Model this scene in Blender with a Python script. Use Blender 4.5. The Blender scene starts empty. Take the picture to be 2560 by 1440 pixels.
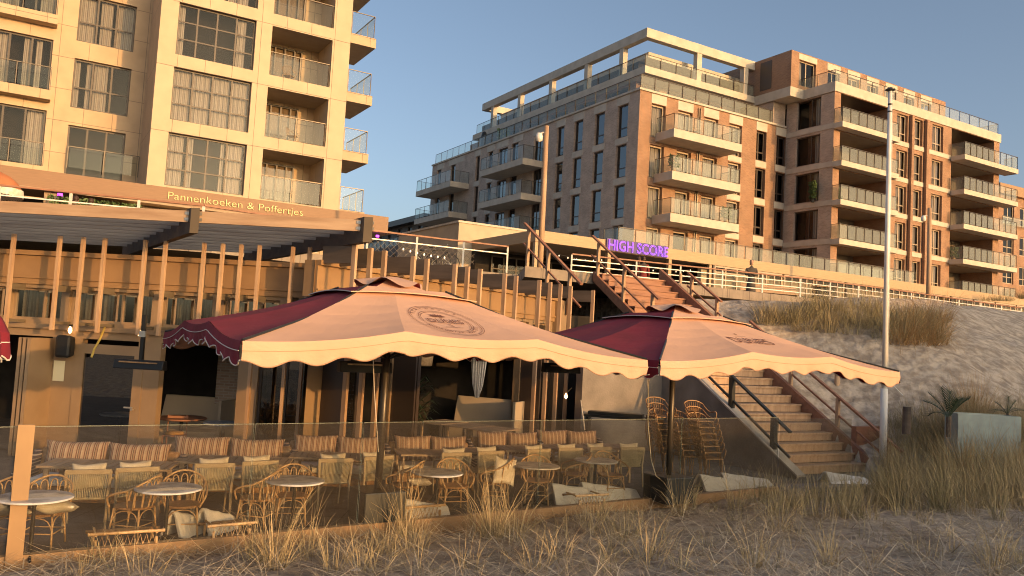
import bpy, bmesh, math, random
import numpy as np
from mathutils import Vector, Matrix, noise as mnoise
R = math.radians
rnd = random.Random(7)
scene = bpy.context.scene
col = scene.collection
# ------------------------------------------------------------------ camera
F_PX = 2025.0; EYE = 2.8
ROLL = math.atan((1045-790)/(4680-67.0))
HY = 790+math.tan(ROLL)*(1280-67)
PT = math.atan((HY-720)*math.cos(ROLL)/F_PX)
cr, sr, cp, sp = math.cos(ROLL), math.sin(ROLL), math.cos(PT), math.sin(PT)
def ray(px, py):
    x = (px-1280)/F_PX; y = -(py-720)/F_PX
    a = x*cr-y*sr; b = x*sr+y*cr
    return (a, -b*sp+cp, b*cp+sp)
def D(px, py, y):
    r = ray(px, py); k = y/r[1]; return (r[0]*k, y, EYE+r[2]*k)
def G(px, py, z):
    r = ray(px, py); k = (z-EYE)/r[2]; return (r[0]*k, r[1]*k, z)
cam_d = bpy.data.cameras.new('camera'); cam = bpy.data.objects.new('camera', cam_d); col.objects.link(cam)
cam_d.sensor_width = 36; cam_d.lens = 36*F_PX/2560; cam_d.clip_end = 3000; cam_d.clip_start = .05
Rv = Vector((cr, -sr, 0)); Uv = Vector((cp*sr, cp*cr, -sp)); Fv = Uv.cross(Rv)
cam.matrix_world = Matrix.Translation((0, 0, EYE)) @ Matrix((Rv, Fv, Uv)).to_4x4()
scene.camera = cam
class Fr:
    def __init__(s, o, az):
        a = R(az); s.o = o; s.ux = (math.sin(a), math.cos(a)); s.uy = (-math.cos(a), math.sin(a)); s.th = R(90-az)
    def front(s, px, py, yl=0):
        r = ray(px, py); k = (yl+s.o[0]*s.uy[0]+s.o[1]*s.uy[1])/(r[0]*s.uy[0]+r[1]*s.uy[1])
        w = (r[0]*k-s.o[0], r[1]*k-s.o[1]); return (w[0]*s.ux[0]+w[1]*s.ux[1], EYE+r[2]*k)
    def W(s, x, y, z=0): return (s.o[0]+x*s.ux[0]+y*s.uy[0], s.o[1]+x*s.ux[1]+y*s.uy[1], z)
    def inv(s, X, Y):
        w = (X-s.o[0], Y-s.o[1]); return (w[0]*s.ux[0]+w[1]*s.ux[1], w[0]*s.uy[0]+w[1]*s.uy[1])
AZ = 59.26
FB = Fr(D(1600, 240, 58), AZ)       # brick block corner
FR_ = Fr(D(2085, 309, 62), AZ)      # brick wing corner
FH = Fr(D(1340, 575, 41.6), AZ)     # promenade bar roof corner
FL = Fr(D(389, 321, 37), AZ)        # stone apartment corner
KS = 1.06
FA = Fr(D(0, 700, 15.5*KS), 95)        # pavilion fins, left run
FBB = Fr(D(893, 613, 14.15*KS), 32)    # pavilion fins, right run
FF = Fr(G(0, 1395, .05), 55)        # glass fence
FS = Fr(G(1960, 1190, 0), AZ)       # stairs
FP = Fr(D(1430, 635, 31), 67)       # promenade railing
# ------------------------------------------------------------------ mesh builder
class MB:
    def __init__(s, T=None): s.v = []; s.f = []; s.T = T
    def add(s, vs, fs):
        n = len(s.v)
        s.v += [s.T(*p) if s.T else tuple(p) for p in vs]
        s.f += [tuple(i+n for i in f) for f in fs]
    def box(s, x0, x1, y0, y1, z0, z1):
        s.add([(x0,y0,z0),(x1,y0,z0),(x1,y1,z0),(x0,y1,z0),(x0,y0,z1),(x1,y0,z1),(x1,y1,z1),(x0,y1,z1)],
              [(0,3,2,1),(4,5,6,7),(0,1,5,4),(1,2,6,5),(2,3,7,6),(3,0,4,7)])
        return s
    def quad(s, *p): s.add(p, [tuple(range(len(p)))]); return s
    def beam(s, p0, p1, w, h, up=(0,0,1)):
        p0 = Vector(p0); p1 = Vector(p1); d = (p1-p0).normalized(); u = Vector(up)
        if abs(d.dot(u)) > .99: u = Vector((0,1,0))
        sd = d.cross(u).normalized()*w/2; up_ = sd.cross(d).normalized()*h/2
        vs = []
        for p in (p0, p1):
            for a, b in ((-1,-1),(1,-1),(1,1),(-1,1)): vs.append(tuple(p+sd*a+up_*b))
        s.add(vs, [(0,1,2,3),(7,6,5,4),(0,4,5,1),(1,5,6,2),(2,6,7,3),(3,7,4,0)]); return s
    def tube(s, pts, r, n=6):
        pts = [Vector(p) for p in pts]; m = len(pts); rs = r if isinstance(r, (list, tuple)) else [r]*m
        vs = []; prev = None
        for i, p in enumerate(pts):
            d = (pts[min(i+1, m-1)]-pts[max(i-1, 0)])
            d = d.normalized() if d.length > 1e-9 else Vector((0,0,1))
            if prev is None:
                a = d.orthogonal().normalized()
            else:
                a = (prev-d*prev.dot(d))
                a = a.normalized() if a.length > 1e-6 else d.orthogonal().normalized()
            prev = a; b = d.cross(a)
            for k in range(n):
                t = 2*math.pi*k/n; vs.append(tuple(p+(a*math.cos(t)+b*math.sin(t))*rs[i]))
        fs = [(i*n+k, i*n+(k+1) % n, (i+1)*n+(k+1) % n, (i+1)*n+k) for i in range(m-1) for k in range(n)]
        fs += [tuple(range(n))[::-1], tuple(range((m-1)*n, m*n))]
        s.add(vs, fs); return s
    def lathe(s, prof, n=16, c=(0,0,0)):
        vs = []
        for r, z in prof:
            for k in range(n):
                t = 2*math.pi*k/n; vs.append((c[0]+r*math.cos(t), c[1]+r*math.sin(t), c[2]+z))
        m = len(prof)
        fs = [(i*n+k, i*n+(k+1) % n, (i+1)*n+(k+1) % n, (i+1)*n+k) for i in range(m-1) for k in range(n)]
        fs += [tuple(range(n))[::-1], tuple(range((m-1)*n, m*n))]
        s.add(vs, fs); return s
    def build(s, name, m, parent=None, smooth=False, loc=None, rz=0, norm=True, bevel=0):
        me = bpy.data.meshes.new(name); me.from_pydata(s.v, [], s.f)
        if norm:
            bm = bmesh.new(); bm.from_mesh(me); bmesh.ops.recalc_face_normals(bm, faces=bm.faces)
            bm.to_mesh(me); bm.free()
        me.materials.append(m)
        if smooth: me.polygons.foreach_set('use_smooth', [True]*len(me.polygons))
        o = bpy.data.objects.new(name, me); col.objects.link(o); o.parent = parent
        if loc is not None: o.location = loc
        o.rotation_euler[2] = rz
        if bevel:
            b = o.modifiers.new('b', 'BEVEL'); b.width = bevel; b.segments = 2; b.limit_method = 'ANGLE'
        return o
def tag(o, label=None, cat=None, group=None, kind=None):
    if label: o['label'] = label
    if cat: o['category'] = cat
    if group: o['group'] = group
    if kind: o['kind'] = kind
    return o
def thing(name, label, cat, loc=(0,0,0), rz=0, group=None):
    o = bpy.data.objects.new(name, None); col.objects.link(o); o.location = loc; o.rotation_euler = (0, 0, rz)
    o.empty_display_size = .2
    return tag(o, label, cat, group)
def fthing(name, label, cat, F, group=None): return thing(name, label, cat, (F.o[0], F.o[1], 0), F.th, group)
KIDS = {}
def copy_tree(o, parent=None):
    c = o.copy(); col.objects.link(c); c.parent = parent
    for ch in list(o.children): copy_tree(ch, c)
    return c
# ------------------------------------------------------------------ materials
def mat(name, c, rough=.7, c2=None, scale=5, detail=4, bump=0, bscale=None, metal=0, stretch=None, mix=(.35,.65), spec=.5, coat=0, sheen=0):
    m = bpy.data.materials.new(name); m.use_nodes = True; nt = m.node_tree; n = nt.nodes; l = nt.links
    b = n['Principled BSDF']; b.inputs['Roughness'].default_value = rough; b.inputs['Metallic'].default_value = metal
    b.inputs['Specular IOR Level'].default_value = spec; b.inputs['Coat Weight'].default_value = coat
    b.inputs['Base Color'].default_value = (*c, 1)
    tc = n.new('ShaderNodeTexCoord'); mp = n.new('ShaderNodeMapping'); l.new(tc.outputs['Object'], mp.inputs[0])
    if stretch: mp.inputs['Scale'].default_value = stretch
    if c2 is not None:
        ns = n.new('ShaderNodeTexNoise'); ns.inputs['Scale'].default_value = scale; ns.inputs['Detail'].default_value = detail
        l.new(mp.outputs[0], ns.inputs['Vector'])
        cr_ = n.new('ShaderNodeValToRGB'); e = cr_.color_ramp.elements
        e[0].position, e[1].position = mix; e[0].color = (*c, 1); e[1].color = (*c2, 1)
        l.new(ns.outputs[0], cr_.inputs[0]); l.new(cr_.outputs[0], b.inputs['Base Color'])
    if bump:
        n2 = n.new('ShaderNodeTexNoise'); n2.inputs['Scale'].default_value = bscale or scale*3; n2.inputs['Detail'].default_value = 5
        l.new(mp.outputs[0], n2.inputs['Vector'])
        bp = n.new('ShaderNodeBump'); bp.inputs['Strength'].default_value = 1; bp.inputs['Distance'].default_value = bump
        l.new(n2.outputs[0], bp.inputs['Height']); l.new(bp.outputs[0], b.inputs['Normal'])
    return m
def tiles(name, c, c2, mortar, w, h, ms, off=.5, rough=.8, bump=.004, nscale=3, u0=0, v0=0, axis='xy', dirt=.25, bias=0):
    m = bpy.data.materials.new(name); m.use_nodes = True; nt = m.node_tree; n = nt.nodes; l = nt.links
    b = n['Principled BSDF']; b.inputs['Roughness'].default_value = rough
    tc = n.new('ShaderNodeTexCoord'); sx = n.new('ShaderNodeSeparateXYZ'); l.new(tc.outputs['Object'], sx.inputs[0])
    ad = n.new('ShaderNodeMath'); ad.operation = 'ADD'; l.new(sx.outputs[0], ad.inputs[0]); l.new(sx.outputs[1], ad.inputs[1])
    cb = n.new('ShaderNodeCombineXYZ'); 
    if axis == 'xy': l.new(ad.outputs[0], cb.inputs[0]); l.new(sx.outputs[2], cb.inputs[1])
    else: l.new(sx.outputs[0], cb.inputs[0]); l.new(sx.outputs[1], cb.inputs[1])
    mp = n.new('ShaderNodeMapping'); mp.inputs['Location'].default_value = (u0, v0, 0); l.new(cb.outputs[0], mp.inputs[0])
    br = n.new('ShaderNodeTexBrick'); l.new(mp.outputs[0], br.inputs['Vector']); br.offset = off
    br.inputs['Scale'].default_value = 1; br.inputs['Brick Width'].default_value = w; br.inputs['Row Height'].default_value = h
    br.inputs['Mortar Size'].default_value = ms; br.inputs['Mortar Smooth'].default_value = .2; br.inputs['Bias'].default_value = bias
    br.inputs['Color1'].default_value = (*c, 1); br.inputs['Color2'].default_value = (*c2, 1); br.inputs['Mortar'].default_value = (*mortar, 1)
    ns = n.new('ShaderNodeTexNoise'); ns.inputs['Scale'].default_value = nscale; ns.inputs['Detail'].default_value = 6
    l.new(tc.outputs['Object'], ns.inputs['Vector'])
    mr = n.new('ShaderNodeMapRange'); mr.inputs[1].default_value = .25; mr.inputs[2].default_value = .75
    mr.inputs[3].default_value = 1-dirt; mr.inputs[4].default_value = 1+dirt*.5; l.new(ns.outputs[0], mr.inputs[0])
    mx = n.new('ShaderNodeVectorMath'); mx.operation = 'SCALE'; l.new(br.outputs['Color'], mx.inputs[0]); l.new(mr.outputs[0], mx.inputs['Scale'])
    l.new(mx.outputs[0], b.inputs['Base Color'])
    bp = n.new('ShaderNodeBump'); bp.inputs['Distance'].default_value = bump; bp.invert = True
    l.new(br.outputs['Fac'], bp.inputs['Height']); l.new(bp.outputs[0], b.inputs['Normal'])
    return m
def stripes(name, cols, width, axis=0, rough=.85, noise_=.0, bump=0):
    """repeating bands of the given colours along one object axis (woven stripes, slats, boards)"""
    m = bpy.data.materials.new(name); m.use_nodes = True; nt = m.node_tree; n = nt.nodes; l = nt.links
    b = n['Principled BSDF']; b.inputs['Roughness'].default_value = rough
    tc = n.new('ShaderNodeTexCoord'); sx = n.new('ShaderNodeSeparateXYZ'); l.new(tc.outputs['Object'], sx.inputs[0])
    dv = n.new('ShaderNodeMath'); dv.operation = 'DIVIDE'; l.new(sx.outputs[axis], dv.inputs[0]); dv.inputs[1].default_value = width*sum(w for _, w in cols)
    fr = n.new('ShaderNodeMath'); fr.operation = 'FRACT'; l.new(dv.outputs[0], fr.inputs[0])
    rp = n.new('ShaderNodeValToRGB'); rp.color_ramp.interpolation = 'CONSTANT'; e = rp.color_ramp.elements
    tot = sum(w for _, w in cols); acc = 0
    for i, (c, w) in enumerate(cols):
        el = e[0] if i == 0 else (e[1] if i == 1 else e.new(acc/tot))
        el.position = acc/tot; el.color = (*c, 1); acc += w
    l.new(fr.outputs[0], rp.inputs[0])
    ns = n.new('ShaderNodeTexNoise'); ns.inputs['Scale'].default_value = 14; ns.inputs['Detail'].default_value = 5; l.new(tc.outputs['Object'], ns.inputs['Vector'])
    mr = n.new('ShaderNodeMapRange'); mr.inputs[3].default_value = .75; mr.inputs[4].default_value = 1.2; l.new(ns.outputs[0], mr.inputs[0])
    mx = n.new('ShaderNodeVectorMath'); mx.operation = 'SCALE'; l.new(rp.outputs[0], mx.inputs[0]); l.new(mr.outputs[0], mx.inputs['Scale'])
    l.new(mx.outputs[0], b.inputs['Base Color'])
    return m
def glass(name, tint, refl=.04, rough=.0, diff=0, dcol=(.8,.8,.8), fres=1.45):
    m = bpy.data.materials.new(name); m.use_nodes = True; nt = m.node_tree; n = nt.nodes; l = nt.links
    n.remove(n['Principled BSDF']); out = n['Material Output']
    tr = n.new('ShaderNodeBsdfTransparent'); tr.inputs[0].default_value = (*tint, 1)
    gl = n.new('ShaderNodeBsdfGlossy'); gl.inputs['Roughness'].default_value = rough; gl.inputs[0].default_value = (.9,.93,.95,1)
    body = tr
    if diff:
        df = n.new('ShaderNodeBsdfDiffuse'); df.inputs[0].default_value = (*dcol, 1)
        mm = n.new('ShaderNodeMixShader'); mm.inputs[0].default_value = diff; l.new(tr.outputs[0], mm.inputs[1]); l.new(df.outputs[0], mm.inputs[2]); body = mm
    lw = n.new('ShaderNodeLayerWeight'); lw.inputs['Blend'].default_value = .5          # Schlick, the same from both sides of a pane
    pw = n.new('ShaderNodeMath'); pw.operation = 'POWER'; l.new(lw.outputs['Facing'], pw.inputs[0]); pw.inputs[1].default_value = 4.5
    ad = n.new('ShaderNodeMath'); ad.operation = 'ADD'; ad.use_clamp = True; l.new(pw.outputs[0], ad.inputs[0]); ad.inputs[1].default_value = refl+.03
    mx = n.new('ShaderNodeMixShader'); l.new(ad.outputs[0], mx.inputs[0]); l.new(body.outputs[0], mx.inputs[1]); l.new(gl.outputs[0], mx.inputs[2])
    l.new(mx.outputs[0], out.inputs[0]); return m
def emit(name, c, s):
    m = bpy.data.materials.new(name); m.use_nodes = True; nt = m.node_tree; n = nt.nodes
    b = n['Principled BSDF']; b.inputs['Base Color'].default_value = (*c, 1); b.inputs['Emission Color'].default_value = (*c, 1); b.inputs['Emission Strength'].default_value = s
    return m
M = {}
M['stone'] = tiles('stone_panels', (.54,.435,.31), (.51,.41,.29), (.22,.18,.14), 1.24, 3.12, .012, off=0, bump=.006, nscale=1.2, u0=.55+1.24, v0=-14.86+3.12*5, dirt=.12)
M['stone2'] = tiles('stone_panels_left', (.53,.40,.27), (.50,.375,.25), (.22,.18,.14), 1.27, 1.56, .012, off=0, bump=.006, nscale=1.2, u0=.1, v0=.2, dirt=.14)
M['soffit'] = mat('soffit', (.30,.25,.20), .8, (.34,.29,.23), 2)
M['concrete'] = mat('pale_concrete', (.56,.50,.42), .85, (.47,.42,.35), 1.5, bump=.004, bscale=30)
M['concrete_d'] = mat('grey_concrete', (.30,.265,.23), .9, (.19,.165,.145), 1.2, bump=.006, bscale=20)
M['brick'] = tiles('brick_shade_lifted', (.56,.42,.33), (.40,.29,.225), (.55,.48,.41), .22, .065, .011, bump=.008, nscale=1.0, dirt=.25)  # paler copy of the same brick, raised to lift the shaded side faces
M['brick2'] = tiles('brick_sunlit_tone', (.37,.185,.10), (.255,.12,.065), (.38,.29,.21), .22, .065, .011, bump=.006, nscale=1.0)  # same brick as the side walls, toned deep and warm for sunlit fronts
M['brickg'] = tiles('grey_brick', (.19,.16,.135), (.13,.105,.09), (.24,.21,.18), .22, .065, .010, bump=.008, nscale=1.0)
M['frame'] = mat('dark_brown_frame', (.055,.04,.032), .45)
M['frame_l'] = mat('beige_frame', (.42,.33,.24), .5)
M['frame_b'] = mat('taupe_frame', (.31,.215,.13), .5, (.27,.185,.11), 2)
M['railm'] = mat('rail_metal', (.10,.085,.07), .4, metal=.6)
M['steel'] = mat('galvanised_steel', (.55,.54,.5), .35, (.45,.44,.42), 8, metal=.7)
M['white'] = mat('white_metal', (.78,.76,.72), .35, (.70,.67,.62), 3)
M['black'] = mat('black_metal', (.012,.012,.012), .45)
M['anthr'] = mat('anthracite_metal', (.035,.037,.036), .4, metal=.3)
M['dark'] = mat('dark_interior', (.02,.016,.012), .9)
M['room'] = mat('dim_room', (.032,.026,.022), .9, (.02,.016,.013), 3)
M['pane'] = glass('window_glass', (.52,.51,.50), -.015)
M['paneb'] = glass('side_window_glass', (.40,.41,.43), .10)
M['paner'] = glass('clerestory_glass', (.5,.5,.48), .42)
M['paned'] = glass('dark_window_glass', (.35,.36,.36), .10)
M['rail'] = glass('balcony_glass', (.80,.86,.82), .0, diff=.22, dcol=(.62,.66,.58))
M['railc'] = glass('clear_rail_glass', (.82,.86,.84), -.015, diff=0, dcol=(.6,.62,.56))
M['fence'] = glass('fence_glass', (.90,.89,.85), .03, diff=.022, dcol=(.6,.5,.4))
M['curtain'] = stripes('curtain', [((.88,.84,.76),1),((.5,.45,.40),.5),((.92,.88,.80),.8),((.6,.54,.47),.6)], .055)
M['blind'] = mat('cream_blind', (.80,.74,.58), .9)
M['fascia'] = mat('bronze_boards', (.235,.13,.07), .55, (.20,.11,.06), 6, stretch=(.3,.3,6), bump=.002)
M['fascia_l'] = mat('pale_timber_boards', (.46,.33,.20), .6, (.38,.27,.16), 5, stretch=(.25,.25,9), bump=.003)
M['plaster'] = mat('sand_plaster', (.50,.41,.30), .9, (.43,.35,.26), 1.2)
M['wood'] = mat('larch_wood', (.52,.35,.22), .65, (.38,.24,.145), 9, stretch=(1,1,.12), bump=.002)
M['woodx'] = mat('weathered_beam', (.48,.34,.23), .7, (.34,.22,.14), 7, stretch=(.12,1,1), bump=.003)
M['woody'] = mat('dark_beam', (.10,.07,.045), .7, (.06,.04,.028), 7, stretch=(1,.1,1), bump=.003)
M['wood_old'] = mat('greyed_wood', (.13,.10,.08), .8, (.08,.062,.05), 6, stretch=(.15,.15,1), bump=.003)
M['rafter'] = mat('grey_rafter', (.34,.31,.28), .8, (.24,.21,.19), 6, stretch=(.12,1,1))
M['wood_red'] = mat('reddish_wood', (.33,.16,.095), .6, (.25,.115,.07), 8, stretch=(.15,1,1), bump=.002)
M['cladding'] = mat('ochre_cladding', (.33,.20,.095), .5, (.29,.175,.085), 3)
M['olive'] = mat('olive_metal', (.15,.115,.075), .5, (.13,.10,.065), 3)
M['cream'] = mat('cream_canvas', (.66,.41,.29), .9, (.60,.37,.255), 1.3, bump=.02, bscale=2.6, mix=(.3,.75), stretch=(1,1,2))
M['burg'] = mat('burgundy_canvas', (.24,.016,.035), .85, (.185,.013,.027), 1.5, bump=.018, bscale=2.4)
M['trim'] = mat('white_trim', (.72,.66,.6), .8)
M['inkd'] = mat('dark_red_print', (.16,.065,.05), .9)
M['rattan'] = mat('rattan', (.64,.44,.24), .4, (.48,.31,.155), 18)
M['rattan2'] = mat('dark_rattan', (.42,.25,.12), .45, (.28,.16,.075), 18)
M['rope'] = mat('olive_rope', (.46,.42,.30), .8, (.38,.34,.24), 30)
M['ash'] = mat('pale_ash_wood', (.48,.40,.28), .6, (.38,.31,.21), 8)
M['teak'] = mat('greyed_teak', (.46,.35,.25), .7, (.32,.235,.16), 9, stretch=(1,.15,1))
M['marble'] = mat('grey_marble', (.66,.66,.66), .4, (.36,.37,.39), 4.5, detail=9, mix=(.45,.62))
M['striped'] = stripes('striped_fabric', [((.50,.36,.26),1.4),((.20,.085,.06),.8),((.46,.38,.28),.6),((.14,.075,.06),.6),((.40,.26,.18),1),((.18,.09,.075),.6),((.55,.45,.34),.9)], .014)
M['kilim'] = stripes('kilim_fabric', [((.5,.44,.38),.6),((.06,.05,.07),1),((.35,.28,.24),.5),((.10,.08,.10),1.2)], .03, axis=2)
M['linen'] = mat('cream_linen', (.82,.77,.66), .9, (.60,.54,.43), 6, bump=.003, bscale=12)
M['pad'] = mat('white_pad', (.86,.85,.83), .9, (.78,.77,.75), 4, bump=.002, bscale=60)
M['tile'] = tiles('terrace_tiles', (.19,.17,.155), (.155,.14,.125), (.07,.06,.05), 1.2, .6, .008, off=.0, axis='h', rough=.75, bump=.003, nscale=3)
M['paving'] = tiles('promenade_paving', (.30,.25,.2), (.27,.22,.18), (.15,.12,.1), .6, .6, .01, axis='h')
M['green'] = mat('leaf_green', (.11,.17,.05), .6, (.05,.09,.025), 6)
M['palm'] = mat('palm_green', (.045,.075,.035), .5, (.03,.05,.022), 6)
M['paper'] = mat('paper', (.75,.7,.5), .9)
M['skin'] = mat('skin', (.55,.32,.22), .6); M['hair'] = mat('brown_hair', (.05,.025,.014), .6)
M['coat_d'] = mat('dark_coat', (.085,.07,.06), .8); M['skirt'] = mat('long_grey_skirt', (.09,.075,.065), .85)
M['coat_r'] = mat('red_coat', (.19,.025,.022), .75)
M['neon'] = emit('violet_neon', (.36,.12,1.0), .75); M['neonb'] = mat('violet_sign_face', (.05,.02,.16), .4)
M['bulb'] = emit('warm_bulb', (1,.55,.2), 5.0)
M['gold'] = mat('gilded_letters', (.62,.55,.25), .45)
M['pinkl'] = emit('pink_lamp', (.7,.06,.9), 2.0)
# ------------------------------------------------------------------ world and sun
SUN_AZ, SUN_EL = 133, 6.5     # azimuth clockwise from the view direction, towards the sun
w = bpy.data.worlds.new('World'); scene.world = w; w.use_nodes = True
nt = w.node_tree; bg = nt.nodes['Background']; sky = nt.nodes.new('ShaderNodeTexSky'); sky.sky_type = 'NISHITA'
sky.sun_disc = False; sky.sun_elevation = R(SUN_EL); sky.sun_rotation = R(SUN_AZ); sky.air_density = .6; sky.dust_density = 4; sky.ozone_density = .5
nt.links.new(sky.outputs[0], bg.inputs[0]); bg.inputs[1].default_value = .15
sd = bpy.data.lights.new('sun', 'SUN'); sd.energy = 1.8; sd.angle = R(.5); sd.color = (1, .51, .165)
so = bpy.data.objects.new('sun', sd); col.objects.link(so)
sv = Vector((math.sin(R(SUN_AZ))*math.cos(R(SUN_EL)), math.cos(R(SUN_AZ))*math.cos(R(SUN_EL)), math.sin(R(SUN_EL))))
so.rotation_euler = sv.to_track_quat('Z', 'Y').to_euler(); so.location = sv*80
vs_ = scene.view_settings; vs_.view_transform = 'Standard'; vs_.look = 'None'; vs_.exposure = 1.02; vs_.gamma = 1
scene.cycles.sample_clamp_indirect = .8; scene.cycles.filter_width = 1.05; scene.cycles.max_bounces = 8; scene.cycles.transparent_max_bounces = 24; scene.cycles.caustics_reflective = False; scene.cycles.caustics_refractive = False

M['net'] = mat('net_wire', (.16,.13,.10), .6)
# ================================================================== buildings
def SIDE(x=0.0):            # (u, w, z) -> left-hand face: u runs inward from the corner, w is depth behind that face
    return lambda u, w, z: (x+w, u, z)
def FRONT(y=0.0): return lambda u, w, z: (u, y+w, z)
def wall(mb, T, u0, u1, z0, z1, holes, dep=.35, back=False):
    old = mb.T; mb.T = T
    us = sorted({u0, u1} | {h[0] for h in holes} | {h[1] for h in holes}); us = [u for u in us if u0 <= u <= u1]
    for a, b in zip(us, us[1:]):
        hs = sorted([h for h in holes if h[0] <= a+1e-6 and h[1] >= b-1e-6], key=lambda h: h[2]); z = z0
        for h in hs:
            if h[2] > z: mb.quad((a,0,z),(b,0,z),(b,0,h[2]),(a,0,h[2]))
            z = h[3]
        if z < z1: mb.quad((a,0,z),(b,0,z),(b,0,z1),(a,0,z1))
    for h in holes:
        a, b, c, d = h[:4]; e = h[4] if len(h) > 4 else dep
        mb.quad((a,0,c),(a,e,c),(a,e,d),(a,0,d)); mb.quad((b,0,c),(b,e,c),(b,e,d),(b,0,d))
        mb.quad((a,0,c),(b,0,c),(b,e,c),(a,e,c)); mb.quad((a,0,d),(b,0,d),(b,e,d),(a,e,d))
    mb.T = old
def window(par, T, u0, u1, z0, z1, w, cols=2, rows=(0,), fw=.07, mf='frame', pane='pane', curt=None, off=.04, name='window', back=True):
    mb = MB(T); e = w+off; d = .06
    mb.box(u0, u0+fw, e, e+d, z0, z1); mb.box(u1-fw, u1, e, e+d, z0, z1)
    mb.box(u0+fw, u1-fw, e, e+d, z0, z0+fw); mb.box(u0+fw, u1-fw, e, e+d, z1-fw, z1)
    W = u1-u0; Hh = z1-z0
    cs = cols if isinstance(cols, (list, tuple)) else [k/cols for k in range(1, cols)]
    for c in cs: mb.box(u0+W*c-fw*.5, u0+W*c+fw*.5, e+.003, e+d-.003, z0+fw, z1-fw)
    for r in rows:
        if r: mb.box(u0+fw, u1-fw, e+.006, e+d-.006, z0+Hh*r-fw*.4, z0+Hh*r+fw*.4)
    f = mb.build(name, M[mf], par)
    g = MB(T); g.quad((u0+fw*.5, e+.03, z0+fw*.5), (u1-fw*.5, e+.03, z0+fw*.5), (u1-fw*.5, e+.03, z1-fw*.5), (u0+fw*.5, e+.03, z1-fw*.5))
    g.build('pane', M[pane], f)
    if curt:
        c = MB(T)
        for a, b in curt:
            x0, x1 = u0+W*a+fw, u0+W*b-fw*.5; n = max(4, int((x1-x0)/.045)); vs = []
            for i in range(n+1):
                x = x0+(x1-x0)*i/n; y = e+.22+.035*math.sin(i*1.45)+.012*math.sin(i*.6+a*9)
                vs += [(x, y, z0+.02), (x, y, z1-.03)]
            c.add(vs, [(2*i, 2*i+2, 2*i+3, 2*i+1) for i in range(n)])
        c.build('curtain', M['curtain'], f, norm=False)
    if back:
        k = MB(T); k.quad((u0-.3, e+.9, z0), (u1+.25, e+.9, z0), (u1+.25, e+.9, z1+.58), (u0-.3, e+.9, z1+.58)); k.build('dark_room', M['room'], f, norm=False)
    return f
def handrail(par, pts, z0, z1, gm='rail', pm='railm', post=1.2, name='railing', pr=.025, foot=0, gap=.05):
    """glass railing along a polyline: frame mesh as the part, its glass as the sub-part"""
    mb = MB(); g = MB()
    for (a, b) in zip(pts, pts[1:]):
        A = Vector((*a, 0)); Bv = Vector((*b, 0)); L = (Bv-A).length; n = max(1, round(L/post))
        mb.beam((*a, z1), (*b, z1), .05, .035)
        for i in range(n+1):
            p = A.lerp(Bv, i/n); mb.beam((p.x, p.y, z0-foot), (p.x, p.y, z1-.018), .035, .035)
        dn = (Bv-A).normalized(); o = Vector((-dn.y, dn.x, 0))*.03
        for i in range(n):
            p = A.lerp(Bv, (i+.04)/n)+o; q = A.lerp(Bv, (i+.96)/n)+o
            g.quad((p.x, p.y, z0+gap), (q.x, q.y, z0+gap), (q.x, q.y, z1-.04), (p.x, p.y, z1-.04))
    r = mb.build(name, M[pm], par); g.build('glass_panels', M[gm], r, norm=False); return r

# ---------------------------------------------- stone apartment block (left)
L = fthing('apartment_building', 'pale stone apartment block with gridded windows and open corner balconies at left', 'building', FL)
w_ = MB(); T0 = FRONT(0)
rows = [(15.46+3.12*k, 17.97+3.12*k) for k in (-2, -1, 0, 1, 2)]
P1, WX0, WX1, P2, LX0, LX1, PX = -.2, .57, 4.15, 4.93, 4.93, 8.03, 8.97
holes = [(WX0, WX1, a, b, .3) for a, b in rows]+[(LX0, LX1, a-.03, b-.05, 2.4) for a, b in rows]
wall(w_, T0, P1, PX, 5.25, 27.5, holes)
w_.quad((P1,0,5.25),(P1,4,5.25),(P1,4,27.5),(P1,0,27.5)); w_.quad((PX,0,5.25),(PX,12,5.25),(PX,12,27.5),(PX,0,27.5))
w_.quad((P1,0,27.5),(PX,0,27.5),(PX,12,27.5),(P1,12,27.5))
w_.build('wall', M['stone'], L, norm=False)
cur = {0: [(0,.11),(.76,.9)], 1: [(0,.25),(.25,.5),(.5,.75),(.75,1)], 2: [(0,.22),(.25,.34),(.66,.74),(.75,.97)], -1: [(0,.3),(.6,.9)], -2: [(0,.3),(.7,1)]}
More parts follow.
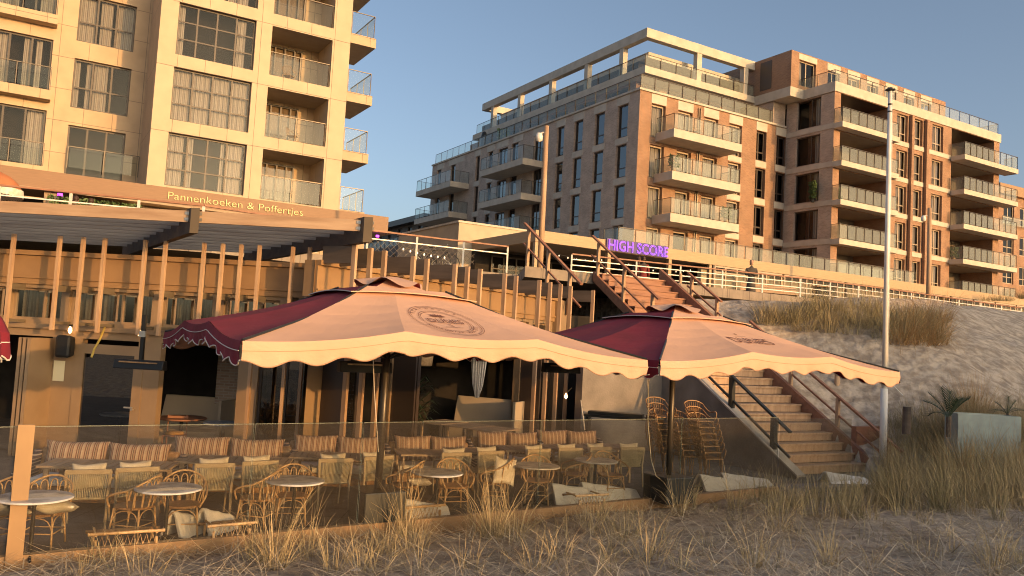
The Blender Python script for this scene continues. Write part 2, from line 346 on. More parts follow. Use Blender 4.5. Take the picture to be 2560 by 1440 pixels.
for k, (a, b) in enumerate(rows):
    kk = {2: 0, 1: 1, 0: 2, 3: -1, 4: -2}[k]
    window(L, T0, WX0, WX1, a, b, .16, cols=4, rows=(1/3, 2/3), fw=.075, curt=cur[kk])
    # loggia: soffit panels, rear wall, doors, glass
    lb = MB(); lb.quad((LX0,2.4,a-.03),(LX1,2.4,a-.03),(LX1,2.4,b),(LX0,2.4,b)); lg = lb.build('loggia_wall', M['stone2'], L, norm=False)
    f = window(lg, T0, LX0+.15, LX1-.9, a+.02, b-.25, 2.2, cols=[.3,.55,.8], rows=(.0,), fw=.08, mf='frame', curt=[(0,.2),(.55,.85)])
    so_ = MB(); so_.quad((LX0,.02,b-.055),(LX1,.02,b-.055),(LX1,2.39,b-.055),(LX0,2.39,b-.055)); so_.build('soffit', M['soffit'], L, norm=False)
    handrail(L, [(LX0+.02, .12), (LX1-.02, .12)], a-.02, a+1.18, gm='railc', post=1.55, name='loggia_railing')
    s = MB(); s.box(PX+.003, PX+1.41, 0.003, 3.4, b+.08-3.12+.0, b+.60-3.12); s.build('balcony_slab', M['stone2'], L)
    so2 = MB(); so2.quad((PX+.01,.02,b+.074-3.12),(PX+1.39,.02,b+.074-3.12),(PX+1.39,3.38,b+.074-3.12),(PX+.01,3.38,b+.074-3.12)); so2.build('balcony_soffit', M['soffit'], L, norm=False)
    handrail(L, [(PX+.06, .1), (PX+1.3, .1), (PX+1.3, 3.3)], b+.62-3.12, b+.62-3.12+1.18, gm='railc', post=1.1, name='balcony_railing')
# left wing
T4 = FRONT(4)
wr = [(16.36+3.1*k-.5*(k < 0)*0, 18.65+3.1*k) for k in (1,)]
w2 = MB(); c2 = [(-3.43, -.9, 19.2, 21.7), (-3.43, -.9, 16.33, 18.68), (-3.43, -.9, 13.02, 15.46), (-3.43, -.9, 9.3, 12.15)]
c1 = [(-6.9, -4.38, 19.9, 22.3), (-6.9, -4.38, 16.85+.35, 19.3), (-6.9, -4.38, 13.55, 16.12), (-6.9, -4.38, 9.9, 12.65)]
c0 = [(a-4.2, b-4.2, c, d) for a, b, c, d in c1]
wall(w2, T4, -14, -.2, 5.25, 27.5, [h+(.3,) for h in c2+c1+c0])
w2.quad((-14,4,27.5),(-.2,4,27.5),(-.2,12,27.5),(-14,12,27.5))
w2.build('wing_wall', M['stone2'], L, norm=False)
cv = [[(0,.33),(.33,.66)], [(0,.33),(.36,.62),(.66,1)], [(0,.14),(.2,.33),(.33,.62)], []]
for h, c in zip(c2, cv): window(L, T4, *h[:4], .12, cols=3, rows=((.43,) if h[2] > 10 else ()), fw=.085, curt=c or None)
for h, c in zip(c1+c0, [[(.1,.9)], [(0,.4),(.7,1)], [(.1,.3),(.5,.66),(.7,.85)], [(.66,1)]]*2):
    window(L, T4, *h[:4], .12, cols=[.3,.66], rows=(), fw=.085, curt=c)
    s = MB(); s.box(h[0]-.3, h[1]+.1, 3.35, 3.997, h[2]-.5, h[2]-.05); s.build('balcony_slab', M['stone2'], L)
    handrail(L, [(h[0]-.25, 3.42), (h[1]+.04, 3.42)], h[2]-.02, h[2]+1.05, gm='railc', post=1.3, name='balcony_railing')
handrail(L, [(-3.35, 3.7), (.1-.33, 3.7)], 10.0, 11.05, gm='railc', post=1.3, name='terrace_railing')

# ---------------------------------------------- pancake restaurant with bronze fascia
Fp = Fr(FL.W(0, -2.5), AZ)
PK = fthing('restaurant_building', 'low restaurant with long bronze timber fascia lettered Pannenkoeken & Poffertjes', 'restaurant', Fp)
MB().box(-16, 10.75, 0, 2.44, 8.02, 8.74).build('fascia', M['fascia'], PK)
MB().box(-16.2, 11.05, -.12, 2.44, 7.93, 8.01).build('eave_trim', M['frame_b'], PK)
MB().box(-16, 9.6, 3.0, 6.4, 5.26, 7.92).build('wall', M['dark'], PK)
for x in (-11, -4.2, 2.7, 9.2): MB().box(x, x+.45, .25, .6, 5.26, 7.92).build('post', M['frame_b'], PK)
MB().box(-1.0, 1.2, .9, 1.2, 5.26, 7.9).build('pale_panel', M['stone2'], PK)
def text(body, name, m, par, loc, rot, size, ext=.01, width=None, offset=0, bevel=0, fill=None, align='LEFT', sx=1):
    """lettering as a real mesh"""
    c = bpy.data.curves.new(name, 'FONT'); c.body = body; c.size = size; c.extrude = ext; c.align_x = align
    c.offset = offset; c.bevel_depth = bevel; c.resolution_u = 4
    if bevel: c.bevel_resolution = 1
    if fill: c.fill_mode = fill
    t = bpy.data.objects.new(name, c); col.objects.link(t); bpy.context.view_layer.update()
    me = bpy.data.meshes.new_from_object(t.evaluated_get(bpy.context.evaluated_depsgraph_get())); me.name = name
    if width: sx = width/t.dimensions.x
    bpy.data.objects.remove(t); me.materials.clear(); me.materials.append(m)
    o = bpy.data.objects.new(name, me); col.objects.link(o); o.parent = par
    if isinstance(rot, Matrix): o.matrix_local = Matrix.Translation(loc) @ rot @ Matrix.Diagonal((sx,1,1,1))
    else: o.location = loc; o.rotation_euler = rot; o.scale = (sx,1,1)
    return o
a0 = Fp.front(418, 478); a1 = Fp.front(755, 520)
tx = text('Pannenkoeken & Poffertjes', 'lettering', M['gold'], PK, (a0[0], -.03, 8.24), (R(90),0,0), .46, .02, offset=-.006, width=a1[0]-a0[0])
# hedge and pink lamps under the eave
def leafy(name, boxes, n, size, m, par=None, seed=1):
    r = np.random.default_rng(seed); vs = []; fs = []
    for (x0,x1,y0,y1,z0,z1), k in zip(boxes, n):
        P = r.uniform((x0,y0,z0), (x1,y1,z1), (k,3)); A = r.normal(size=(k,3)); A /= np.linalg.norm(A,axis=1)[:,None]
        B_ = np.cross(A, r.normal(size=(k,3))); B_ /= np.linalg.norm(B_,axis=1)[:,None]; s = size*r.uniform(.6,1.4,(k,1))
        for q in range(k):
            i = len(vs); p = P[q]; a = A[q]*s[q]; b = B_[q]*s[q]*.4
            vs += [tuple(p-a), tuple(p+b), tuple(p+a), tuple(p-b)]; fs.append((i,i+1,i+2,i+3))
    me = bpy.data.meshes.new(name); me.from_pydata(vs, [], fs); me.materials.append(m)
    o = bpy.data.objects.new(name, me); col.objects.link(o); o.parent = par; return o
hd = leafy('hedge', [(-4.1,-.6,-.7,-.1,5.3,7.75),(1.5,5.8,-.6,-.1,5.3,7.3)], [3400, 2500], .09, M['green'], seed=3)
hd.location = (Fp.o[0], Fp.o[1], 0); hd.rotation_euler[2] = Fp.th; tag(hd, 'green flowering hedge under the bronze restaurant fascia', 'hedge')
lp = MB().box(-.07,.07,-.07,.07,-.05,.05).build('eave_lamp', M['pinkl']); lp.location = Fp.W(*((Fp.front(152,467,-.3)[0]), -.3), 7.8); tag(lp, 'small pink glowing lamp under the bronze fascia by the hedge', 'lamp')
lp2 = MB().box(-.07,.07,-.07,.07,-.05,.05).build('eave_lamp', M['pinkl']); lp2.location = Fp.W(10.3, .2, 7.75); tag(lp2, 'small pink glowing lamp at the right end of the bronze fascia', 'lamp')

# ---------------------------------------------- brick block and its wing
B = fthing('brick_apartment_building', 'large brown brick apartment block with white pergola roof and many glass balconies', 'building', FB)
TS = SIDE(0)
lv = [18.55-3.05*k for k in range(5)]
sw = []; 
for z in lv:
    for a, b in ((1.3,2.55),(4.15,5.4),(7.0,8.2),(9.65,10.7),(12.9,14.3),(17.0,18.2),(21.7,22.6),(24.3,25.1),(29.6,30.7),(33.0,34.0)):
        sw.append((a, b, z, z+2.5))
    sw.append((18.9, 20.6, z, z+2.4))
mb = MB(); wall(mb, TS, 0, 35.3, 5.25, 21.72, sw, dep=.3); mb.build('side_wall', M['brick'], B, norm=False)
for i, (a, b, c, d) in enumerate(sw):
    window(B, TS, a, b, c, d, .14, cols=([.5] if b-a > 1.35 else []), rows=((.3,) if b-a < 1.35 else (0,)), fw=.11, pane='paneb', curt=None, back=False)
def panels(T, lst, name, par):
    for q in lst:
        k = MB(T); k.box(*q); k.build(name, M['concrete'], par)
pl_s = []
for z in lv:
    for a, b in ((1.15,2.7),(4.0,5.55),(6.85,8.35),(9.5,10.85),(21.55,22.75),(24.1,25.3),(29.5,30.8)):
        pl_s.append((a, b, -.02, .12, z-.5, z-.03))
for a, b in ((1.15,2.7),(4.0,5.55),(6.85,8.35),(9.5,10.85),(12.6,14.5),(16.2,17.9),(18.8,21),(21.4,22.9),(24.1,25.3),(27.6,31.2),(32.4,34)): pl_s.append((a, b, -.02, .12, 21.07, 21.7))
panels(TS, pl_s, 'lintel_panel', B)
# front of the block
TF = FRONT(0); fw_ = []
for z in lv:
    for a, b in ((1.15,2.5),(3.75,5.2),(6.4,7.9),(9.1,10.5),(12.15,13.3),(14.5,15.7)): fw_.append((a, b, z-(0 if a > 11 else .1), z+2.42))
mb = MB(); wall(mb, TF, 0, 16.2, 5.25, 21.72, fw_, dep=.45); mb.build('front_wall', M['brick2'], B, norm=False)
for a, b, c, d in fw_:
    window(B, TF, a, b, c, d, .2, cols=([] if a < 11 else [.4]), rows=((0,) if a < 11 else (.3,)), fw=.13, mf=('frame_l' if a < 11 else 'frame'), pane='pane', curt=([(0,1)] if a < 11 and rnd.random() < .8 else None), back=False)
MB().box(.75, 15.9, .72, 34.9, 5.3, 21.6).build('core', M['room'], B)
pl_f = [(a, b, -.02, .12, 21.0, 21.68) for a, b in ((1.1,2.55),(3.7,5.25),(6.35,7.95),(9.05,10.55),(12.1,13.35),(14.4,15.75))]
for z in lv:
    for a, b in ((9.05,10.55),(12.1,13.35),(14.4,15.75)): pl_f.append((a, b, -.025, .12, z-.55, z-(.12 if a < 11 else .03)))
panels(None, pl_f, 'front_lintel', B)
dp = MB(); dp.tube([(5.95,-.08,21.5),(5.95,-.08,5.3)], .05); dp.tube([(5.75,-.08,21.5),(5.75,-.08,5.3)], .04); dp.build('drainpipe', M['railm'], B)
MB().box(-.12, 15.5, -.12, 35.35, 21.73, 21.88).build('roof_edge', M['concrete'], B)
for z in (18.78, 15.7, 12.65):
    s = MB(); s.box(1.62, 8.45, -2.0, -.003, z-.62, z); s.build('balcony_slab', M['concrete'], B)
    handrail(B, [(1.68,-.05),(1.68,-1.94),(8.39,-1.94),(8.39,-.05)], z+.03, z+1.12, post=.95, name='balcony_railing')
for (u0, u1, zs) in ((12.6, 20.2, (18.5, 15.5, 12.4)), (26.3, 34.6, (18.5, 15.45))):
    for z in zs:
        k = MB(SIDE(0)); k.box(u0, u1, -2.1, -.003, z-.55, z); k.build('balcony_slab', M['concrete'], B)
        handrail(B, [(-.05,u0+.06),(-2.04,u0+.06),(-2.04,u1-.06),(-.05,u1-.06)], z+.03, z+1.15, gm='railc', post=1.1, name='balcony_railing')
handrail(B, [(.15,34.9),(.15,.15),(15.2,.15)], 21.9, 22.95, gm='rail', post=1.4, name='roof_railing')
# penthouse floors
ph = MB(); wall(ph, FRONT(4.0), 2.8, 17, 21.9, 24.0, [(3.4,5.2,21.95,23.8),(6,9,21.95,23.8),(9.6,12,21.95,23.8)]); wall(ph, SIDE(2.8), 4.0, 32, 21.9, 24.0, [(5+k*4.2, 8+k*4.2, 21.95, 23.8) for k in range(6)])
phw = ph.build('penthouse_wall', M['brick2'], B, norm=False)
for a, b in ((3.4,5.2),(6,9),(9.6,12)): window(phw, FRONT(4.0), a, b, 21.95, 23.8, .2, cols=2, rows=(), curt=[(0,.4)], back=False)
for k in range(6): window(phw, SIDE(2.8), 5+k*4.2, 8+k*4.2, 21.95, 23.8, .2, cols=2, rows=(), back=False)
MB().box(3.6,16,4.8,31,21.92,26).build('penthouse_core', M['room'], B)
MB().box(2.0, 14.9, 2.0, 30.0, 24.0, 24.55).build('penthouse_slab', M['concrete'], B)
handrail(B, [(2.2,29.5),(2.2,2.25),(14.9,2.25)], 24.56, 25.55, gm='rail', post=1.5, name='upper_railing')
up = MB(); wall(up, FRONT(5.0), 5.0, 15, 24.56, 26.0, [(5.3,8,24.6,25.8),(9,12,24.6,25.8)]); wall(up, SIDE(5.0), 5.0, 26, 24.56, 26.0, [(5.4+k*4,8.6+k*4,24.6,25.8) for k in range(5)])
upw = up.build('upper_wall', M['concrete'], B, norm=False)
for a in (5.3, 9): window(upw, FRONT(5.0), a, a+2.8, 24.6, 25.8, .1, cols=2, rows=(), pane='paned', back=False)
for k in range(5): window(upw, SIDE(5.0), 5.4+k*4, 8.6+k*4, 24.6, 25.8, .1, cols=3, rows=(), pane='paned', back=False)
MB().box(5.3,14.8,5.8,25.8,24.6,25.95).build('upper_core', M['room'], B)
MB().box(3.6, 15, 3.6, 27, 26.0, 26.45).build('upper_roof', M['concrete'], B)
pg = MB()
pg.box(2.2, 14.7, 2.2, 2.75, 26.9, 27.65); pg.box(2.2, 2.75, 2.753, 28.6, 26.9, 27.65); pg.box(2.753, 8.5, 28.0, 28.55, 26.9, 27.6)
pgo = pg.build('roof_pergola', M['concrete'], B, bevel=.02)
for y in (5.1, 9.9, 15.4, 20.9, 26.2): MB().box(2.25, 2.7, y, y+.5, 24.553, 26.897).build('column', M['concrete'], pgo)
for x in (7.55, 12.85): MB().box(x, x+.5, 2.25, 2.7, 24.553, 26.897).build('column', M['concrete'], pgo)
# wing
Wg = fthing('brick_wing_building', 'sunlit brick wing at right with deep corner loggias and stacked glass balconies', 'building', FR_)
wl = [21.2-3.03*k for k in range(5)]
mb = MB(); hs = [(.75, 6.8, z+.03, z+2.55, 3.0) for z in wl]
for z in wl:
    for a, b in ((7.95,9.4),(10.35,11.5),(12.9,14.5)): hs.append((a, b, z+.15, z+2.4, .25))
    hs.append((15.75, 22.5, z+.03, z+2.55, 3.0))
wall(mb, FRONT(0), 0, 23.4, 5.25, 23.78, hs); mb.quad((23.4,0,5.25),(23.4,14,5.25),(23.4,14,23.78),(23.4,0,23.78))
mb.build('front_wall', M['brick2'], Wg, norm=False)
for h in hs:
    if h[1]-h[0] < 2: window(Wg, FRONT(0), h[0], h[1]-.03, h[2], h[3], .16, cols=([.5] if h[1]-h[0] > 1.3 else []), rows=(.3,), fw=.09, mf='frame_l', pane='pane', curt=[(0,1)], back=False)
    else:
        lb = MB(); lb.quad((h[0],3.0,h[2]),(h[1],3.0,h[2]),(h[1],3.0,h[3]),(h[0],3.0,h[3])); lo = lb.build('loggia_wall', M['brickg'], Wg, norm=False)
        window(lo, FRONT(0), h[0]+.2, h[0]+3.6, h[2]+.02, h[3]-.15, 2.85, cols=3, rows=(), fw=.1, mf='frame_l', curt=[(0,.6)], back=False)
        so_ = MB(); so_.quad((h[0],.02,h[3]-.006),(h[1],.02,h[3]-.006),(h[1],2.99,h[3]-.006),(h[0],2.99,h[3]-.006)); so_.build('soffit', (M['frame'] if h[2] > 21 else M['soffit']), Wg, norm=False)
panels(None, [(7.0, 15.55, -.06, -.003, z-.28, z+.1) for z in wl], 'floor_band', Wg)
MB().box(-.1, 23.5, -.1, 13.9, 23.78, 24.55).build('roof_slab', M['concrete'], Wg)
handrail(Wg, [(-.0,6.5),(0.1,.1),(23.3,.1),(23.3,3)], 24.56, 25.55, gm='rail', post=1.5, name='roof_railing')
for z in wl:
    for u0, u1, dd in ((-.15, 7.0, .9), (15.6, 24.2, 1.3)):
        s = MB(); s.box(u0, u1, -dd, -.07, z-.42, z); s.build('balcony_slab', M['concrete'], Wg)
        handrail(Wg, [(u0+.05,-.1),(u0+.05,-dd+.06),(u1-.05,-dd+.06),(u1-.05,-.1)], z+.02, z+1.13, post=.95, name='balcony_railing')
for x in (9.6, 11.7): MB().box(x, x+.32, -.3, -.065, 8.9, 23.7).build('brick_fin', M['brick2'], Wg)
mb = MB(); hs2 = [(1.25, 3.6, z+.15, z+2.5) for z in wl]
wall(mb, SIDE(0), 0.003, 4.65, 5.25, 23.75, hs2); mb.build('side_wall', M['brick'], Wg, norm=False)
for h in hs2: window(Wg, SIDE(0), *h, .15, cols=[.42], rows=(), fw=.09, mf='frame', pane='pane', curt=[(.0,.35)], back=False)
panels(SIDE(0), [(0.0, 4.55, -.07, -.004, z-.35, z+.06) for z in wl], 'side_floor_band', Wg)
MB().box(.8,15.2,3.05,13.8,5.3,23.7).build('core', M['room'], Wg); MB().box(7.05,15.5,.95,3.0,5.3,23.7).build('core_front', M['room'], Wg)
tp = MB(); hs3 = [(-.6,1.4,24.9,27.0)]+[(2.9+k*2.6, 4.4+k*2.6, 24.7, 26.9) for k in range(6)]
wall(tp, FRONT(3), -1.55, 19.7, 24.55, 27.6, hs3, dep=.3); tp.quad((-1.55,3,24.55),(-1.55,14,24.55),(-1.55,14,27.6),(-1.55,3,27.6)); tp.quad((-1.55,3,27.6),(19.7,3,27.6),(19.7,14,27.6),(-1.55,14,27.6))
tw = tp.build('top_floor_wall', M['brick2'], Wg, norm=False)
for h in hs3: window(tw, FRONT(3), *h, .15, cols=2, rows=(), fw=.09, mf='frame_l', curt=[(0,.4)], back=True)
panels(None, [(h[0]-.1, h[1]+.1, 2.97, 3.1, h[3]+.02, 27.5) for h in hs3], 'top_lintel', Wg)
MB().box(-1.68, -.103, 2.9, 13.9, 23.78, 24.549).build('roof_slab', M['concrete'], Wg)
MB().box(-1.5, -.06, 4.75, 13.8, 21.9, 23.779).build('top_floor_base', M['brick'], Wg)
MB(SIDE(-1.55)).box(5.0, 6.2, -.03, .0, 24.9, 27.3).build('side_window', M['frame'], Wg)
MB().box(2.4, 10.2, 4.6, 12, 27.6, 28.3).build('roof_house', M['concrete'], Wg)

# ---------------------------------------------- low brick block far left, timber block far right
Fq = Fr(FB.W(1.5, 42.0), AZ)
Q = fthing('distant_brick_building', 'low grey brick block with flat dark roof farthest left of the large brick block', 'building', Fq)
mb = MB(); hs = [(2+k*3.2, 3.2+k*3.2, 14.8, 16.6) for k in range(8)]+[(1+k*2.4, 2+k*2.4, z, z+2.0) for k in range(10) for z in (11.0, 7.7)]
q0 = MB(); wall(q0, SIDE(0), 0, 27, 5.2, 14.0, [h for h in hs if h[2] < 14]); q0.quad((0,0,5.2),(20,0,5.2),(20,0,14.0),(0,0,14.0)); q0.quad((0,0,14),(20,0,14),(20,27,14),(0,27,14)); q0.build('wall', M['brickg'], Q, norm=False)
q1 = MB(); wall(q1, SIDE(1.6), 1, 25, 14.0, 16.8, [h for h in hs if h[2] > 14 and h[1] < 25]); q1.build('upper_wall', M['brickg'], Q, norm=False)
for h in hs:
    if h[1] < 26: window(Q, SIDE(0 if h[2] < 14 else 1.6), *h, .12, cols=[.5], rows=(), fw=.1, pane='paneb', back=False)
MB().box(2.4,19,.6,26,5.3,16.7).build('core', M['room'], Q)
MB().box(.6, 20, -.4, 26, 16.8, 17.5).build('roof', M['frame'], Q)
handrail(Q, [(.1,26.8),(.1,.2),(8,.2)], 14.02, 15.05, gm='railc', post=1.4, name='roof_railing')
Fz = Fr(D(2493, 600, 95), AZ+2)
Z = fthing('timber_clad_building', 'ochre clad apartment building far behind at the right edge', 'building', Fz)
zt = Fz.front(2510, 462)[1]
mb = MB(); hs = [(1.2+k*3.4, 3.4+k*3.4, zt-4.6-3.6*j, zt-2.3-3.6*j) for k in range(5) for j in range(4)]
wall(mb, FRONT(0), 0, 20, 4, zt-1.2, hs, dep=.3); mb.quad((0,0,4),(0,14,4),(0,14,zt-1.2),(0,0,zt-1.2)); mb.build('wall', M['brick2'], Z, norm=False)
for h in hs: window(Z, FRONT(0), *h, .12, cols=2, rows=(.35,), fw=.12, mf='frame_l', pane='pane', curt=[(0,.3)])
MB().box(.6,19.5,1.3,14,4,zt-1.3).build('core', M['room'], Z)
MB().box(-.4, 20.5, -.5, 14, zt-1.19, zt).build('roof', M['cladding'], Z)
handrail(Z, [(0,-.6),(20,-.6)], zt-4.9, zt-3.9, gm='rail', post=2, name='railing')

# ---------------------------------------------- promenade bar HIGH SCORE
Hs = fthing('promenade_bar_building', 'long promenade bar with timber fascia carrying a violet HIGH SCORE sign', 'bar building', FH)
MB().box(0, 55, 0, .35, 8.1, 8.7).build('fascia', M['fascia_l'], Hs)
MB(SIDE(0)).box(.353, 11, 0, .3, 8.1, 8.7).build('side_fascia', M['fascia_l'], Hs)
MB().box(.302, 55, .352, 10.0, 8.55, 8.68).build('roof', M['plaster'], Hs)
MB().box(.4, 12.6, .4, 6, 8.2, 8.26).build('porch_ceiling', M['soffit'], Hs)
for x in (.03, 4.75, 9.15, 12.35): MB().box(x, x+.22, .05, .27, 5.25, 8.095).build('post', M['fascia_l'], Hs)
MB().box(0, 14, 6.5, 10, 5.25, 8.1).build('inner_wall', M['room'], Hs)
MB().box(12.6,55,1.0,1.3,5.25,8.05).build('wall_core', M['blind'], Hs)
k = 0
for x in np.arange(12.75, 54, 3.05):
    window(Hs, FRONT(0), x, x+2.85, 5.3, 8.08, .0, cols=(4 if k else 3), rows=((.62,) if k > 0 else (.86,)), fw=.1, mf='frame_l', pane='pane', back=False, name='glazed_front'); k += 1
for x in (12.62, 15.6+.08, 24.9, 37.1): MB().box(x-.06, x+.06, -.04, .12, 5.25, 8.09).build('dark_post', M['frame'], Hs)
for x in (16.5, 19.9): window(Hs, FRONT(6.2), 1+x-16.5, 3.6+x-16.5, 5.3, 7.9, .1, cols=3, rows=(.7,), fw=.09, name='inner_window', back=False)
handrail(Hs, [(5.6,1.6),(5.6,.3),(33,.3)], 8.7, 9.55, gm='rail', post=1.25, name='roof_railing')
a0 = FH.front(1516, 612); a1 = FH.front(1664, 635)
MB().box(a0[0]-.05, a1[0]+.05, -.10, -.004, 8.12, 8.78).build('sign_board', M['neonb'], Hs)
wd = a1[0]-a0[0]
for off_, bz in ((.0, .010), (-.036, .007)):
    text('HIGH SCORE', 'neon_lettering', M['neon'], Hs, (a0[0], -.14, 8.17), (R(90),0,0), .80, 0, width=wd, offset=off_, bevel=bz, fill='NONE')
text('HIGH SCORE', 'sign_letters', M['neonb'], Hs, (a0[0], -.115, 8.17), (R(90),0,0), .80, .01, width=wd)
# plaster block behind
pb = FH.W(-1.2, 7.0)
Pb = fthing('plaster_kiosk_building', 'plain sand coloured plaster block behind the timber porch roof', 'building', Fr(pb, AZ))
Fk = Fr(pb, AZ); kz0 = Fk.front(1148, 556)[1]; kx0 = Fk.front(1148, 556)[0]
MB().box(kx0, kx0+11, 0, 9, 5.25, kz0).build('wall', M['plaster'], Pb); MB().box(kx0-.08, kx0+11, -.08, 9.1, kz0, kz0+.12).build('roof_edge', M['concrete'], Pb)
# ================================================================== ground
FX = Fr(FB.W(0,0), AZ)
def fenced(X, Y): return FF.inv(X, Y)      # (along, behind)
def sstep(a, b, x):
    t = min(1, max(0, (x-a)/(b-a))); return t*t*(3-2*t)
def lerp_tab(tab, x):
    if x <= tab[0][0]: return tab[0][1]
    for (a, b), (c, d) in zip(tab, tab[1:]):
        if x <= c: return b+(d-b)*(x-a)/(c-a)
    return tab[-1][1]
FAR = [(-9,.30),(-6,.36),(-4.4,.5),(-3.2,.8),(-2.3,1.15),(-1.1,1.85),(1.3,3.35),(4.2,4.9),(5.6,5.45),(7.5,5.3),(9,5.2)]
NEAR = [(-6,.05),(-2,.1),(0,.4),(2,1.3),(5,3.2),(8,4.7),(8.6,5.2)]
def ground_z(X, Y):
    u, b = FF.inv(X, Y); x, y = FS.inv(X, Y)
    front = -.12+.098*max(0, -b-.2)
    z = front
    if x > 3.0:
        k = sstep(3.0, 8.5, x)
        p = lerp_tab(NEAR, y)*(1-k)+lerp_tab(FAR, y)*k
        z = max(z, p) if b > -6 else z+(p*.0)
        if b <= 0: z = max(front, p*sstep(-4, 0, b)+front*(1-sstep(-4, 0, b)))
    if x > 3.0: z = min(z, 4.72+.62*sstep(8, 13, x))
    n = mnoise.fractal(Vector((X*.35, Y*.35, 0)), 1.0, 2.0, 4)*.10+mnoise.noise(Vector((X*1.7, Y*1.7, 3)))*.03
    if x <= 3.0 and b > -.06: return -.25          # under the terrace
    if x > 3 and y > 8.0: return min(z, 5.15 if x > 10 else 4.7)
    hum = sstep(3.5, 10, x)*sstep(-2, 1, y)*(1-sstep(2.5, 5, y))
    return z+n*(1+1.6*hum)-.03*0
nx, ny = 250, 230
xs = np.concatenate([np.linspace(-16, 16, 190), np.linspace(16.4, 60, nx-190)]); ys = np.concatenate([np.linspace(-14, 1.5, 20), np.linspace(2, 36, ny-40), np.linspace(37, 58, 20)])
vs = [(x, y, ground_z(x, y)) for y in ys for x in xs]
fs = [(j*nx+i, j*nx+i+1, (j+1)*nx+i+1, (j+1)*nx+i) for j in range(ny-1) for i in range(nx-1)]
me = bpy.data.meshes.new('dune_ground'); me.from_pydata(vs, [], fs)
sand = mat('dune_sand', (.60,.50,.39), .95, (.34,.27,.205), 3.6, detail=15, bump=.12, bscale=3.2, mix=(.36,.62))
me.materials.append(sand); me.polygons.foreach_set('use_smooth', [True]*len(me.polygons))
gr = bpy.data.objects.new('dune_ground', me); col.objects.link(gr); gr['kind'] = 'structure'
b = MB(); b.quad((-400,-200,-.6),(400,-200,-.6),(400,600,-.6),(-400,600,-.6)); tag(b.build('ground', sand, norm=False), kind='structure')
# upper level paving behind the dune and the pavilion
pr = MB(); P = [FS.W(-3.2,8.35),FS.W(60,8.35),FS.W(90,160),FS.W(-140,160),FS.W(-60,20)]
pts = [(-60,22),(-14,22),(-8.7,23.2),(-4.7,26.6),(.2,28.9),FS.W(-2.4,8.35)[:2],FS.W(3.1,8.35)[:2],FS.W(60,8.6)[:2],(260,200),(-200,200)]
pr.add([(x,y,5.24) for x,y in pts]+[(x,y,4.9) for x,y in pts], [tuple(range(10)), tuple(range(19,9,-1))]+[(i,(i+1)%10,(i+1)%10+10,i+10) for i in range(10)])
tag(pr.build('promenade', M['paving']), kind='structure')
# sea horizon side behind the camera: beach ground already covered by 'ground'
# ================================================================== terrace floor
tf = MB(); a = FF.W(-9,.02); b_ = FF.W(14.05,.02); c_ = FS.W(3.1,-.3); 
tp_ = [a[:2], b_[:2], FS.W(3.1,-1.6)[:2], FS.W(3.1,.3)[:2], FS.W(0,.3)[:2], FS.W(0,6)[:2], (-2,27), (-22,26), (-22,6)]
n = len(tp_); tf.add([(x,y,0) for x,y in tp_]+[(x,y,-.2) for x,y in tp_], [tuple(range(n)), tuple(range(2*n-1,n-1,-1))]+[(i,(i+1)%n,(i+1)%n+n,i+n) for i in range(n)])
tag(tf.build('terrace_floor', M['tile']), kind='structure')

# ================================================================== beach pavilion
PV = thing('beach_pavilion', 'ochre and taupe beach pavilion with tall wooden fins, clerestory windows and open glass doors', 'pavilion')
def fsub(name, F): 
    return F
def mk(F, fn, name, m, par=None, **kw):
    mb = MB(lambda x, y, z: F.W(x, y, z)); fn(mb); return mb.build(name, m, par or PV, **kw)
def xA(px, py, y=0): return FA.front(px, py, y)[0]
def xB(px, py, y=0): return FBB.front(px, py, y)[0]
zk = lambda z: EYE+(z-EYE)*KS
WA, WB_ = .60, .95      # wall distance behind the fins
# --- left run
A0, A1 = -9.0, 6.55
cols_A = []   # lower openings left to right at wall plane: (x0,x1)
doorway = (-9, xA(118, 1000, WA)); dglass = (xA(192,1000,WA), xA(335,1000,WA)); wopen = (xA(392,1000,WA), 2.9)
wopen = (xA(392,1000,WA), xA(590,1000,WA)); w4 = (xA(640,1000,WA), xA(850,1000,WA))
ZL, ZS, ZC, ZT = zk(2.42), zk(2.74), zk(3.42), zk(4.12)
clx = [(-9,-4.2),(-3.9,-.25),(xA(26,760,WA),xA(152,760,WA)),(xA(172,760,WA),xA(380,760,WA)),(xA(405,760,WA),xA(532,760,WA)),(xA(560,760,WA),xA(700,760,WA)),(xA(722,760,WA),xA(830,760,WA))]
TA = lambda u, w, z: FA.W(u, WA+w, z); TB = lambda u, w, z: FBB.W(u, WB_+w, z)
mb = MB(); wall(mb, TA, A0, A1, 0, ZC+.02, [(a, b, .0, ZL, .2) for a, b in (doorway, dglass, wopen, w4)]+[(a, b, ZS, ZC-.06, .12) for a, b in clx], dep=.2)
mb.build('front_wall', M['frame_b'], PV, norm=False)
for a, b in clx: window(PV, TA, a, b, ZS, ZC-.06, .05, cols=([.62] if b-a > 1 else []), rows=(), fw=.05, mf='frame_b', pane='paner', curt=[(0,.60),(.66,.93)], back=False)  # pale curtains added in place of bright reflections in the high panes
def cornice(T, x0, x1):
    m1 = MB(T); m1.box(x0, x1, -.06, .3, ZC+.02, ZC+.62); m1.build('cladding_band', M['cladding'], PV)
    m1 = MB(T); m1.box(x0, x1, -.14, .3, ZC+.623, ZC+.72); m1.box(x0, x1, -.10, -.063, ZC+.14, ZC+.17); m1.build('cornice', M['cladding'], PV)
    m1 = MB(T); m1.box(x0, x1, -.09, -.003, ZL+.16, ZL+.26); m1.build('sill_band', M['frame_b'], PV)
cornice(TA, A0, A1)
